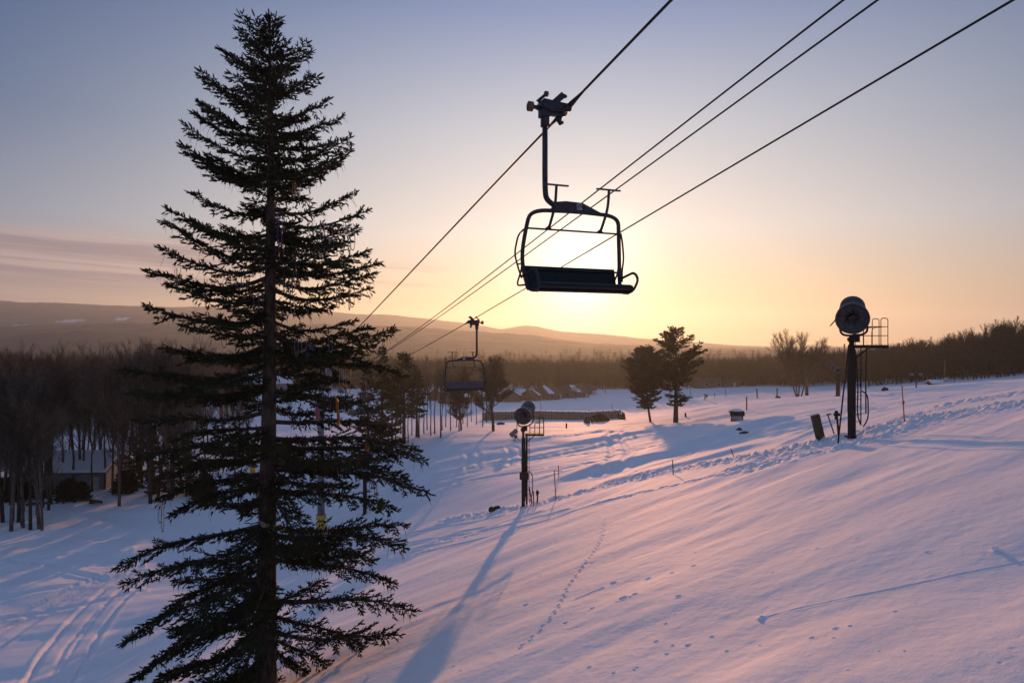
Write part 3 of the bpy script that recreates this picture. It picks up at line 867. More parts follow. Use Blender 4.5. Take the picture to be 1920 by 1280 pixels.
def build_sun():
    l = bpy.data.lights.new('sun', 'SUN'); l.energy = 4.2; l.angle = R(.55); l.color = (1,.42,.17)
    o = bpy.data.objects.new('sun', l); C.objects.link(o)
    d = Vector((math.sin(SUN_AZ)*math.cos(SUN_EL), math.cos(SUN_AZ)*math.cos(SUN_EL), math.sin(SUN_EL)))
    o.rotation_euler = d.to_track_quat('Z','Y').to_euler(); o.location = d*50+Vector((0,0,30))
def build_camera():
    cd = bpy.data.cameras.new('camera'); cd.sensor_width = 36; cd.lens = 24; cd.clip_end = 30000; cd.clip_start = .1
    co = bpy.data.objects.new('camera', cd); C.objects.link(co)
    co.location = (0,0,CAM_Z); co.rotation_euler = (R(90),0,0); scene.camera = co
def build_haze():
    m = bpy.data.materials.new('valley haze'); m.use_nodes=True; nt=m.node_tree
    for n in list(nt.nodes):
        if n.type!='OUTPUT_MATERIAL': nt.nodes.remove(n)
    v=nt.nodes.new('ShaderNodeVolumePrincipled'); v.inputs['Color'].default_value=(.70,.88,1.0,1); v.inputs['Density'].default_value=HAZE; v.inputs['Anisotropy'].default_value=HAZE_G
    nt.links.new(v.outputs['Volume'],nt.nodes['Material Output'].inputs['Volume'])
    b=MB(); b.box((0,0,(HZ1+HZ0)/2),(7400,7400,HZ1-HZ0)); o=b.build('haze',m); o['kind']='stuff'; o['label']='warm thin haze filling the valley air'
HAZE=2.2e-4; HAZE_G=.62; HZ0,HZ1=-30,170
def settings():
    scene.view_settings.view_transform = 'Standard'; scene.view_settings.look = 'None'
    scene.view_settings.exposure = EXPO; scene.view_settings.gamma = 1
    scene.cycles.use_denoising = True
    scene.cycles.max_bounces = 5; scene.cycles.volume_bounces = 0; scene.cycles.volume_step_rate=1
    scene.cycles.use_fast_gi=False
build_world(); build_sun(); build_camera(); build_haze(); settings()
build_ground()
# ------------------------------------------------------------------ planting
rnd = random.Random(21)
build_spruce()

# the two evergreens on the open slope
g=at(1267,797); d=g.y
conifer('pine_tree', 183/F*d, 4.6*d/108, 3, g+Vector((0,0,-.1)), 'taller dark evergreen with a broad ragged crown on the open snow', None, crown0=.22, shape='broad', whorl=.62, per=6, tw=1.05, dens=.46, rmul=1.25)
g=at(1221,791); d=g.y
conifer('pine_tree', 140/F*d, 4.0*d/108, 8, g+Vector((0,0,-.1)), 'smaller evergreen on a thin curved trunk beside the broad one', None, crown0=.20, shape='broad', whorl=.45, per=8, lean=-.22, tw=1.0, dens=.50, rmul=.75)
# evergreens behind the big spruce
for i,(px,py,top,wd,sd) in enumerate([(716,838,648,40,12),(757,832,662,42,13),(690,850,690,34,14),(782,818,690,26,17),(735,850,720,26,18)]):
    g=at(px,py); d=g.y; H=(py-top)/F*d
    conifer('hemlock_tree', H, wd/F*d*1.15, sd, g, ['dusky evergreen behind the spruce, its top just under the middle cables','evergreen with open lower trunk at the edge of the thin trees','bushy evergreen behind the lowest right hand chair','narrow evergreen among thin bare trunks','short evergreen in front of the taller evergreens'][i], 'evergreens behind the big spruce', crown0=.30 if i in(1,3) else .12, shape='cone' if i!=1 else 'pine', whorl=.55, per=6, tw=1.0, dens=.42)

# bare trees: a few kinds, each built once
PROTO=[]
specs=[(31,16,dict(clear=.45,spread=.42,levels=4,nfork=2)),(32,17,dict(clear=.5,spread=.38,levels=4,nfork=3)),(33,15,dict(clear=.35,spread=.55,levels=4,nfork=2)),(34,14,dict(clear=.6,spread=.35,levels=4,nfork=2)),(35,16,dict(clear=.4,spread=.5,levels=4,nfork=3))]
first=[(70,938,640),(205,905,648),(150,915,628),(20,945,660),(262,900,655)]
for i,((sd,H,kw),(px,py,top)) in enumerate(zip(specs,first)):
    g=at(px,py); d=g.y; h=(py-top)/F*d
    t=bare_tree('bare_tree', sd, h, g+Vector((0,0,-.2)), 'bare leafless tree standing in the dark wood at the valley edge', 'bare trees of the dark wood', M['pale_bark'] if i in(1,2) else M['bare'], **kw)
    t['H']=h; PROTO.append(t)
for i in (1,2): PROTO[i]['label']='pale barked bare tree standing out in the dark wood at the valley edge'
k=0
for row,(y0,y1,n) in enumerate([(66,76,20),(76,90,38),(90,112,40),(112,150,30)]):
    for j in range(n):
        y=rnd.uniform(y0,y1); px=rnd.uniform(-60,470) if row>1 else (rnd.uniform(-60,360) if row else rnd.uniform(-60,110))
        if 100<px<215 and y<92: px+=rnd.choice([-110,120])
        x=(px-960)/F*y
        pr=PROTO[k%5]; k+=1
        h=rnd.uniform(12.5,19.5)
        place_copy(pr,x,y,h/pr['H'],rnd.uniform(0,6.28))
# thin young trees right of the spruce
S=bare_tree('slender_tree', 51, 9.5, at(795,812), 'slender bare young tree beyond the spruce', 'slender young trees beyond the spruce', M['brown_bark'], clear=.7, spread=.3, levels=3, nfork=2, r0=.10)
for px,py in [(765,832),(772,815),(786,822),(801,806),(808,815),(815,812),(826,820),(836,800),(845,806),(861,808),(868,795),(876,800),(884,790),(893,796),(905,800),(912,792),(742,822),(752,815),(829,806),(856,800)]:
    g=at(px,py); c=place_copy(S,g.x,g.y,rnd.uniform(.8,1.25),rnd.uniform(0,6.28),sink=.1)
g=at(925,808); bare_tree('bare_tree', 61, 146/F*g.y, g, 'spreading bare tree with a full rounded fan of twigs below the further chair','lone bare trees', M['brown_bark'], clear=.12, spread=.80, levels=5, nfork=2, trunk_lv=1, r0=.24, fan=1.5, thin=1.4)
g=at(865,806); bare_tree('bare_tree', 62, 122/F*g.y, g, 'smaller bare tree directly under the further chair','lone bare trees', M['brown_bark'], clear=.2, spread=.75, levels=4, nfork=3, trunk_lv=1, r0=.16, fan=1.4, thin=1.4)
# clump of stems on the far snow
g=at(1497,743); d=g.y; H=130/F*d
root=empty('bare_tree',g,0,'open bare tree with four stems spreading from one foot','tree','lone bare trees')
TS=[]
for q,(lx,sd,hh) in enumerate([(-.30,71,.90),(-.08,72,1.0),(.12,73,.98),(.30,74,.88)]):
    S_=bare_sticks(sd,H*hh,clear=.45,spread=.42,levels=4,nfork=3,lean=lx,r0=.18,thin=1.25)
    off=np.array([(q-1.5)*.35,rnd.uniform(-.3,.3),0])
    TS+= [(a+off,b+off,ra,rb,l) for a,b,ra,rb,l in S_]
sticks_mesh(TS,0,0,'trunk',M['brown_bark'],root,7); sticks_mesh(TS,1,9,'crown',M['brown_bark'],root,3)

# dark evergreen shrubs under the wood
for i,(px,py,r,h) in enumerate([(95,915,1.6,2.6),(128,938,1.5,3.0),(150,935,1.2,2.2),(60,930,1.5,2.2),(250,915,2.0,5.2),(285,925,2.2,6.5),(320,930,2.0,6.0),(235,922,1.6,3.2),(30,938,1.3,2.0),(350,930,1.7,4.5),(12,925,1.3,2.2),(385,935,1.6,3.6)]):
    g=at(px,py)
    if r>=1.65:
        conifer('young_evergreen', h*1.25, r*.95, 140+i, g, 'dark young evergreen at the foot of the dark wood', 'young evergreens below the dark wood', crown0=.03, shape='cone', whorl=.5, per=6, dens=.42); continue
    shrub('evergreen_shrub', g, r*.72, h*.7, 100+i, 'dark evergreen shrub at the foot of the dark wood', 'evergreen shrubs below the dark wood')
# fallen logs at the wood's edge
for i,(a,b) in enumerate([((48,948),(93,945)),((150,939),(190,943)),((168,945),(192,944))]):
    p=at(*a); q=at(*b); m=MB(); m.tube([p+Vector((0,0,.12)),p.lerp(q,.5)+Vector((0,0,.2)),q+Vector((0,0,.14))],[.17,.16,.12],8); o=m.build('fallen_log',M['bark'],smooth=True)
    tag(o,['dark fallen log alone on the snow, farthest left of the three logs','long dark log lying below the shed','short thick log end lying beside the longer log'][i],'log')

for px,py in [(98,925),(118,918),(137,921),(158,916),(172,922),(196,918),(212,925),(84,930)]:
    g=at(px,py); place_copy(S,g.x,g.y,rnd.uniform(1.2,1.7),rnd.uniform(0,6.28),'slender bare tree standing in front of the grey shed','slender trees before the grey shed',sink=.1)
# the wooded rise beyond the open slope: nearest trees one by one
k=0
RP=[bare_tree('bare_tree', 80+i, 11.5, (0,0,0), 'bare tree on the wooded rise beyond the open slope','bare trees on the wooded rise', M['bare'], clear=.3, spread=.5, levels=4, nfork=2, thin=1.6, r0=.17) for i in range(3)]
placed=[]
for j in range(96):
    px=rnd.uniform(1560,1990); lo=np.interp(px,[1560,1700,1800,1920,2000],[222,190,172,158,152])
    y=lo+rnd.uniform(0,26); x=(px-960)/F*y; placed.append((x,y,px))
for j,(x,y,px) in enumerate(placed):
    h=np.interp(px,[1560,1700,1920],[10.5,11.5,13.5])*rnd.uniform(.8,1.12)
    if j<3: c=RP[j]; c.location=(x,y,gz(x,y)-.2); c.scale=(h/11.5,)*3
    else: place_copy(RP[j%3],x,y,h/11.5,rnd.uniform(0,6.28))
for px,dd,h in [(1045,222,8.5),(1012,228,7),(985,219,6.5),(1060,232,7.5),(1098,228,7),(1118,236,7),(940,222,8),(870,216,7.5),(1080,215,5),(1135,244,8)]:
    x=(px-960)/F*dd
    if px in (1045,1098):
        conifer('yard_evergreen',h,2.0,400+px,Vector((x,dd,gz(x,dd))),'dark evergreen standing between the valley houses','yard evergreens among the valley houses',crown0=.05,whorl=.7,per=6,dens=.3,tw=1.2)
    else: place_copy(RP[px%3],x,dd,h/11.5,rnd.uniform(0,6.28),'bare yard tree among the valley houses','yard trees among the valley houses')
# the far woods that read as one mass
fr=random.Random(9); pts=[]
while len(pts)<3600:
    px=fr.uniform(-250,2150)
    lo=np.interp(px,[-250,300,700,1150,1250,1450,1600,1900,2150],[210,240,262,258,262,255,240,185,170])
    y=lo+fr.expovariate(1/28.) if fr.random()<.72 else lo*math.exp(fr.random()*1.5)
    if y>1300: continue
    pts.append(((px-960)/F*y,y))
far_forest('far_forest','brown leafless woods filling the valley floor to the foot of the hills',pts,5,8.0,12.0,M['forest'],.12,48)
pts=[]
while len(pts)<330:
    px=fr.uniform(1480,2150); y=np.interp(px,[1480,1700,1920,2150],[245,196,176,160])+fr.random()*60
    pts.append(((px-960)/F*y,y))
far_forest('rise_forest','brown leafless woods covering the rise beyond the open slope',pts,6,10,14,M['forest'],.04,70)
pts=[]
while len(pts)<260:
    px=fr.uniform(-150,800); y=fr.uniform(150,300)
    if px>440 and y<235: continue
    if 470<px<540 and y<250: continue
    pts.append(((px-960)/F*y,y))
far_forest('valley_forest','brown leafless woods behind the dark wood and among the valley houses',pts,7,10,16,M['forest'],.08,70)

# hills behind the valley
def hills(name,label,prof,y0,depth,seed,m):
    xs=np.linspace(-1,1,420); n=60
    px=960+1150*xs*1.25
    V=[]; 
    ys=np.linspace(-1,1,n)
    PX,T=np.meshgrid(px,ys)
    Yc=y0+depth*(T*.5+.5)+120*vnoise(PX/300,T*0,seed)
    top=np.interp(PX,[p[0] for p in prof],[p[1] for p in prof])
    yr=y0+depth*.55
    hz=(640-top)/F*yr+18
    X=(PX-960)/F*Yc
    k=np.clip(1-np.abs((T-.1)/1.05)**1.7,0,1)
    Z=2+hz*k*(1+.45*fbm(X/330,Yc/330,4,seed)*(1-k**5))+ (2.6*fbm(X/14,Yc/40,3,seed+3)+hz*.05*fbm(X/220,Yc/300,3,seed+5))*np.minimum(1,k*3)-45*(1-np.minimum(1,k*12))
    V=np.stack([X.ravel(),Yc.ravel(),Z.ravel()],1); nx=len(px)
    i=(np.arange(n-1)[:,None]*nx+np.arange(nx-1)[None]).ravel()
    o=mesh_np(name,V,[np.stack([i,i+1,i+1+nx,i+nx],1)],m,smooth=True)
    return tag(o,label,'hills',kind='structure')
def hill_mat(runs=True):
    m,nt,b=new_mat('wooded hills with ski runs' if runs else 'wooded lower hills')
    tc=nt.nodes.new('ShaderNodeTexCoord')
    nz=nt.nodes.new('ShaderNodeTexNoise'); nz.inputs['Scale'].default_value=.03; nz.inputs['Detail'].default_value=8
    nt.links.new(tc.outputs['Object'],nz.inputs['Vector'])
    cr=nt.nodes.new('ShaderNodeValToRGB'); cr.color_ramp.elements[0].position=.35; cr.color_ramp.elements[0].color=(.024,.024,.030,1); cr.color_ramp.elements[1].position=.7; cr.color_ramp.elements[1].color=(.06,.056,.062,1)
    nt.links.new(nz.outputs['Fac'],cr.inputs['Fac'])
    b.inputs['Roughness'].default_value=.95; b.inputs['Specular IOR Level'].default_value=.05
    if not runs:
        nt.links.new(cr.outputs['Color'],b.inputs['Base Color']); return m
    # cleared ski runs at three places on the ridge
    n2=nt.nodes.new('ShaderNodeTexNoise'); n2.inputs['Scale'].default_value=.05; n2.inputs['Detail'].default_value=6
    nt.links.new(tc.outputs['Object'],n2.inputs['Vector'])
    acc=None
    for cx,cy,cz,rx,rz in ((-1420,2300,86,75,11),(-1250,2330,92,45,11),(60,2150,34,55,9),(-1560,2300,70,60,5)):
        sx=nt.nodes.new('ShaderNodeVectorMath'); sx.operation='SUBTRACT'; sx.inputs[1].default_value=(cx,cy,cz); nt.links.new(tc.outputs['Object'],sx.inputs[0])
        dv=nt.nodes.new('ShaderNodeVectorMath'); dv.operation='DIVIDE'; dv.inputs[1].default_value=(rx,700,rz); nt.links.new(sx.outputs[0],dv.inputs[0])
        ln=nt.nodes.new('ShaderNodeVectorMath'); ln.operation='LENGTH'; nt.links.new(dv.outputs[0],ln.inputs[0])
        if acc is None: acc=ln.outputs['Value']
        else:
            mn=nt.nodes.new('ShaderNodeMath'); mn.operation='MINIMUM'; nt.links.new(acc,mn.inputs[0]); nt.links.new(ln.outputs['Value'],mn.inputs[1]); acc=mn.outputs[0]
    sm=nt.nodes.new('ShaderNodeMath'); sm.operation='MULTIPLY_ADD'; sm.inputs[1].default_value=-.55; nt.links.new(acc,sm.inputs[0]); nt.links.new(n2.outputs['Fac'],sm.inputs[2])
    c2=nt.nodes.new('ShaderNodeValToRGB'); c2.color_ramp.elements[0].position=.10; c2.color_ramp.elements[1].position=.26
    nt.links.new(sm.outputs[0],c2.inputs['Fac'])
    mx=nt.nodes.new('ShaderNodeMix'); mx.data_type='RGBA'
    nt.links.new(c2.outputs['Color'],mx.inputs['Factor']); nt.links.new(cr.outputs['Color'],mx.inputs['A']); mx.inputs['B'].default_value=(.6,.62,.68,1)
    nt.links.new(mx.outputs['Result'],b.inputs['Base Color']); b.inputs['Roughness'].default_value=.95; b.inputs['Specular IOR Level'].default_value=.05
    return m
HM=hill_mat(); HM2=hill_mat(False)
hills('hills','long wooded ridge closing the valley with pale ski runs',[(-600,575),(-200,566),(0,566),(100,571),(200,574),(280,576),(420,572),(560,577),(660,588),(720,588),(800,596),(860,603),(905,610),(940,617),(985,609),(1010,612),(1045,620),(1110,625),(1200,634),(1300,641),(1450,654),(1700,658),(2400,660)],2000,900,3,HM)
hills('foothills','lower wooded spur in front of the long ridge',[(-600,610),(0,612),(200,604),(400,606),(620,607),(760,612),(900,622),(1010,630),(1100,642),(1250,650),(1450,657),(1700,664),(2400,668)],1250,380,8,HM2)
hills('foothills','low wooded swell at the foot of the long ridge',[(-600,628),(0,630),(150,622),(300,628),(500,632),(640,628),(760,634),(900,640),(1050,646),(1250,654),(1450,659),(1700,664),(2400,668)],1080,240,14,HM2)
# ------------------------------------------------------------------ the chairlift
LX = -.4                                       # the line drifts left as it runs away down the hill
UPHILL_RZ = math.atan2(-.4, 1) 
def rope_fn(x0, pts, deg=3):
    a=np.array(pts); c=np.polyfit(a[:,0],a[:,1],deg,w=a[:,2] if a.shape[1]>2 else None)
    return (lambda y: x0+LX*y), (lambda y: float(np.polyval(c,y)))
RA = rope_fn(5.6,[(-30,28.6,.3),(8.75,24.375,3),(11.7,23.98,3),(15.9,23.35,3),(31.6,20.74,3),(43,18.9,2),(64,16.6,1)])
RB = rope_fn(10.43,[(-30,29.6,.3),(9.26,24.63,3),(18.5,23.0,3),(30,20.98,3),(50,18.05,3),(58.8,16.7,2),(64,16.2,1)])
RC = rope_fn(8.0,[(-30,29.6,.3),(9.02,24.51,3),(12.93,23.79,3),(15.0,23.4,3),(19.16,22.63,3),(37.6,19.4,3),(64,16.9,1)])
RD_ = rope_fn(8.4,[(-30,29.6,.3),(8.98,24.49,3),(13.58,23.66,3),(15.04,23.41,3),(20.2,22.5,3),(40.3,19.2,3),(64,16.9,1)])
def rope(fn, r, y0, y1, label, name='haul_rope', cat='rope'):
    m=MB(); ys=np.linspace(y0,y1,90); m.tube([(fn[0](y),y,fn[1](y)) for y in ys], r, 6)
    tag(m.build(name,M['rope'],smooth=True),label,cat)
rope(RA,.021,-30,64,'taut black haul rope, leftmost of the four, carrying the near chair 29')
rope(RB,.021,-30,64,'taut black haul rope, rightmost of the four, carrying the further chair')
rope(RC,.017,-30,64,'left one of the two close set cables between the haul ropes','signal_cable','cable')
rope(RD_,.017,-30,64,'right one of the two close set cables between the haul ropes','signal_cable','cable')

def chair(fn, y, facing, label, digits=None):
    """facing=+1: travels up the hill towards the viewer; -1: down and away"""
    x,z=fn[0](y),fn[1](y); sl=(fn[1](y+.5)-fn[1](y-.5))/math.hypot(1,LX)
    slope = -sl if facing>0 else sl             # rise per metre along the chair's own forward
    fwd = Vector((.4,-1,0)) if facing>0 else Vector((-.4,1,0)); fwd.normalize()
    rz = math.atan2(-fwd.x, fwd.y)
    root=empty('lift_chair',(x,y,z),rz,label,'chairlift chair','chairlift chairs on the haul ropes')
    cx=-.20; root.scale=(1,1,.977)
    # grip
    g=MB()
    g.add([Vector(v) for v in [(.52,-.13,-.02),(.52,.13,-.02),(.46,-.13,.10),(.46,.13,.10),(-.02,-.13,.06),(-.02,.13,.06),(-.05,-.13,-.06),(-.05,.13,-.06),(.34,-.13,-.10),(.34,.13,-.10)]],
          [(0,2,3,1),(2,4,5,3),(4,6,7,5),(6,8,9,7),(8,0,1,9),(0,8,6,4,2),(1,3,5,7,9)])
    g.box((.40,0,-.12),(.16,.18,.14)); g.box((.2,.02,-.11),(.28,.10,.08))
    g.bar((.24,.03,.07),(.06,.03,.24),.07,.11); g.bar((.06,.03,.24),(.0,.03,.20),.05,.05); g.bar((.62,0,-.03),(.45,0,-.03),.05,.06)
    g.tube([(.52,0,.06),(.50,.02,.10),(.38,.02,.21)],[.045,.03,.028],8)
    g.tube([(.10,-.02,-.10),(.12,-.02,-.2),(.09,-.02,-.25),(.04,-.02,-.22)],[.05,.05,.045,.03],8)
    g.sphere((-.02,-.12,.0),.075,10,7,(1,.8,1.1)); g.sphere((.02,.13,-.02),.07,10,7)
    grip=g.build('grip',M['chair'],root,bevel=.012)
    j=MB(); j.tube([(0,t,t*slope) for t in (-.62,-.45,-.25,0,.25,.45,.62)],[.022,.030,.046,.052,.046,.030,.022],10); j.build('jaw',M['metal'],grip,smooth=True)
    def roller(c,r,w):
        m=MB(); c=Vector(c); m.lathe([(-w/2,r*.35),(-w/2,r*.8),(-w*.42,r),(w*.42,r),(w/2,r*.8),(w/2,r*.35)],c,(1,0,0),18,closed=True); m.cyl(c-Vector((w*.7,0,0)),c+Vector((w*.7,0,0)),r*.36,n=10)
        m.build('roller',M['roller'],grip,smooth=False)
    roller((.66,0,-.03),.085,.085); roller((.375,.02,.215),.048,.06)
    # hanger arm
    h=MB(); h.tube(arc([(.39,0,-.06),(.39,0,-1.45),(.36,0,-1.62),(.12,0,-1.74)],.35,8),.047,12); h.box((.39,0,-.20),(.115,.115,.30)); h.build('hanger',M['chair'],root,smooth=True)
    # bail frame: over the top, down both sides, under the seat
    f=MB()
    W=.92
    pts=[(cx+W*.93,.30,-3.20),(cx+W*.97,-.05,-3.17),(cx+W*1.04,-.17,-2.62),(cx+W*.98,-.10,-2.12),(cx+W*.92,-.02,-1.80),(cx,0,-1.775),(cx-W*.92,-.02,-1.80),(cx-W*.98,-.10,-2.12),(cx-W*1.04,-.17,-2.62),(cx-W*.97,-.05,-3.17),(cx-W*.93,.30,-3.20)]
    pts=arc(pts,.30,6); f.tube(pts,.036,10); f.tube([(cx+W*.93,.30,-3.20),(cx-W*.93,.30,-3.20)],.028,8); f.tube([(cx+W*1.0,-.17,-2.80),(cx-W*1.0,-.17,-2.80)],.018,8)
    fr=f.build('bail_frame',M['chair'],root,smooth=True)
    t=MB(); T=.055
    poly=[(.28,-1.79),(.20,-1.64),(.02,-1.615),(-.30,-1.625),(-.48,-1.70),(-.66,-1.775),(-.60,-1.80)]
    vs=[(a,-T,b) for a,b in poly]+[(a,T,b) for a,b in poly]; n=len(poly)
    t.add(vs,[tuple(range(n)),tuple(range(2*n-1,n-1,-1))]+[(i,i+n,(i+1)%n+n,(i+1)%n) for i in range(n)])
    gs=t.build('gusset',M['chair'],root)
    for sgn in (1,-1):
        p=MB(); p.box((-.235,sgn*(T+.008),-1.70),(.105,.012,.115)); pl=p.build('number_plate',M['plate'],gs,bevel=.004)
        if digits:
            cu=bpy.data.curves.new('digits','FONT'); cu.body=digits; cu.size=.105; cu.align_x='CENTER'; cu.align_y='CENTER'; cu.extrude=.001
            to=bpy.data.objects.new('digits',cu); C.objects.link(to); me=bpy.data.meshes.new_from_object(to); bpy.data.objects.remove(to)
            do=bpy.data.objects.new('digits',me); me.materials.append(M['digit']); C.objects.link(do); do.parent=pl
            do.rotation_euler=(R(90),0,R(180) if sgn>0 else 0); do.location=(-.235,sgn*(T+.016),-1.70)
    # raised safety bar with two foot rests
    b=MB(); zc=-2.11
    b.tube([(cx-W*1.02,-.06,zc),(cx+W*1.02,-.06,zc)],.017,8)
    for s in (1,-1):
        b.tube(arc([(cx+s*W*1.0,-.06,zc),(cx+s*W*1.10,-.16,zc-.10),(cx+s*W*1.16,-.20,zc-.42),(cx+s*W*1.10,-.17,zc-.68),(cx+s*W*1.06,-.10,zc-.86)],.1,4),.017,8)
        b.tube([(cx+s*W*1.02,-.17,zc-.60),(cx+s*W*1.12,-.17,zc-.62)],.014,6)
    br=b.build('safety_bar',M['chair'],root,smooth=True)
    for s in (1,-1):
        q=MB(); xs=cx+s*.50
        q.tube(arc([(xs+.10*0,-.06,zc),(xs-.02,-.02,zc+.10),(xs-.01,.20,zc+.38),(xs-.01,.24,zc+.70)],.18,5),[.028]*1+[.026]*30 if False else .025,8)
        q.tube([(xs-.06,-.06,zc+.0),(xs,-.05,zc+.05),(xs+.06,-.06,zc+.0)],.017,6)
        q.bar((xs-.23,.24,zc+.71),(xs+.23,.24,zc+.71),.05,.022); q.build('foot_rest',M['chair'],br,smooth=False)
    # seat and back
    s_=MB(); Wd=.885
    prof=[(-.14,-3.02),(-.12,-3.10),(.10,-3.10),(.34,-3.06),(.42,-3.09),(.43,-3.14),(.36,-3.17),(-.10,-3.18),(-.18,-3.10)]
    n=len(prof); vs=[(cx-Wd,a,b) for a,b in prof]+[(cx+Wd,a,b) for a,b in prof]
    s_.add(vs,[tuple(range(n)),tuple(range(2*n-1,n-1,-1))]+[(i,i+n,(i+1)%n+n,(i+1)%n) for i in range(n)])
    for k in range(5): s_.box((cx-Wd+.2+k*.3,.30,-3.185),(.03,.12,.02))
    s_.build('seat',M['vinyl'],root,bevel=.015)
    bk=MB(); prof=[(-.125,-3.06),(-.20,-2.745),(-.235,-2.735),(-.19,-3.07)]
    n=4; vs=[(cx-Wd*.985,a,b) for a,b in prof]+[(cx+Wd*.985,a,b) for a,b in prof]
    bk.add(vs,[tuple(range(n)),tuple(range(2*n-1,n-1,-1))]+[(i,i+n,(i+1)%n+n,(i+1)%n) for i in range(n)])
    for k in range(9):
        xx=cx-Wd*.94+k*Wd*.235; bk.bar((xx,-.205,-3.05),(xx,-.245,-2.76),.02,.012)
    bk.build('backrest',M['vinyl'] if facing>0 else M['slat'],root,bevel=.006)
    for s in (1,-1):
        a=MB(); xx=cx+s*(W*1.02)
        a.tube(arc([(xx,-.14,-2.93),(xx,.36,-2.84),(xx,.50,-2.98),(xx-s*.05,.40,-3.19),(xx-s*.08,.2,-3.2)],.10,5),.024,8)
        a.tube(arc([(xx,-.17,-2.66),(xx,-.20,-2.82),(xx,-.38,-3.02),(xx,-.36,-3.08),(xx,-.05,-3.09)],.07,4),.017,8)
        a.build('armrest',M['chair'],root,smooth=True)
    return root
chair(RA,11.7,1,'near empty lift chair bearing number 29, hanging before the sunrise','29')
chair(RB,31.0,-1,'further lift chair seen from behind above the thin bare trees')
chair(RA,43.0,1,'empty lift chair half hidden behind the spruce, on the near chair\'s rope')
chair(RB,58.2,-1,'smallest lift chair, glimpsed past the spruce above the far evergreens')

def lift_tower(x,y):
    z=gz(x,y); top=16.9
    root=empty('lift_tower',(x,y,z-.2),math.atan2(-(-.4),1),'lift tower with yellow padded foot standing behind the spruce','lift tower')
    h=top-z
    m=MB(); m.tube([(0,0,0),(0,0,h)],[.36,.24],16); m.build('pole',M['galv'],root,smooth=True)
    for a,b in ((.5,1.55),(1.75,2.2)):
        m=MB(); m.lathe([(a,.40),(a+.03,.47),(b-.03,.47),(b,.40)],(0,0,0),(0,0,1),20,closed=True); m.build('pad',M['yellow'],root,smooth=True)
    m=MB(); m.box((0,0,h-.25),(5.0,.30,.34)); m.build('crossarm',M['galv'],root,bevel=.02)
    for s in (-1,1):
        m=MB(); m.box((s*2.42,0,h-.52),(.08,2.4,.14)); b=m.build('sheave_beam',M['metal'],root)
        for k in range(6):
            q=MB(); q.lathe([(-.05,.06),(-.05,.21),(-.015,.16),(.015,.16),(.05,.21),(.05,.06)],(s*2.42+.1,-1.0+k*.4,h-.52),(1,0,0),16,closed=True); q.build('sheave',M['metal'],b)
    m=MB()
    for k in range(28): m.bar((-.2,-.42,.9+k*.45),(.2,-.42,.9+k*.45),.03)
    for s in(-.2,.2): m.bar((s,-.42,.7),(s,-.40,h),.04)
    m.build('ladder',M['galv'],root)
lift_tower(-17.9,64)
g=at(474,895); m=MB(); root=empty('padded_post',g,0,'short yellow padded post just left of the spruce trunk','padded post')
m.cyl((0,0,-.2),(0,0,2.6),.10); m.build('post',M['galv'],root,smooth=True)
m=MB(); m.lathe([(.5,.16),(.53,.30),(1.75,.30),(1.8,.16)],(0,0,0),(0,0,1),18,closed=True); m.build('pad',M['yellow'],root,smooth=True)

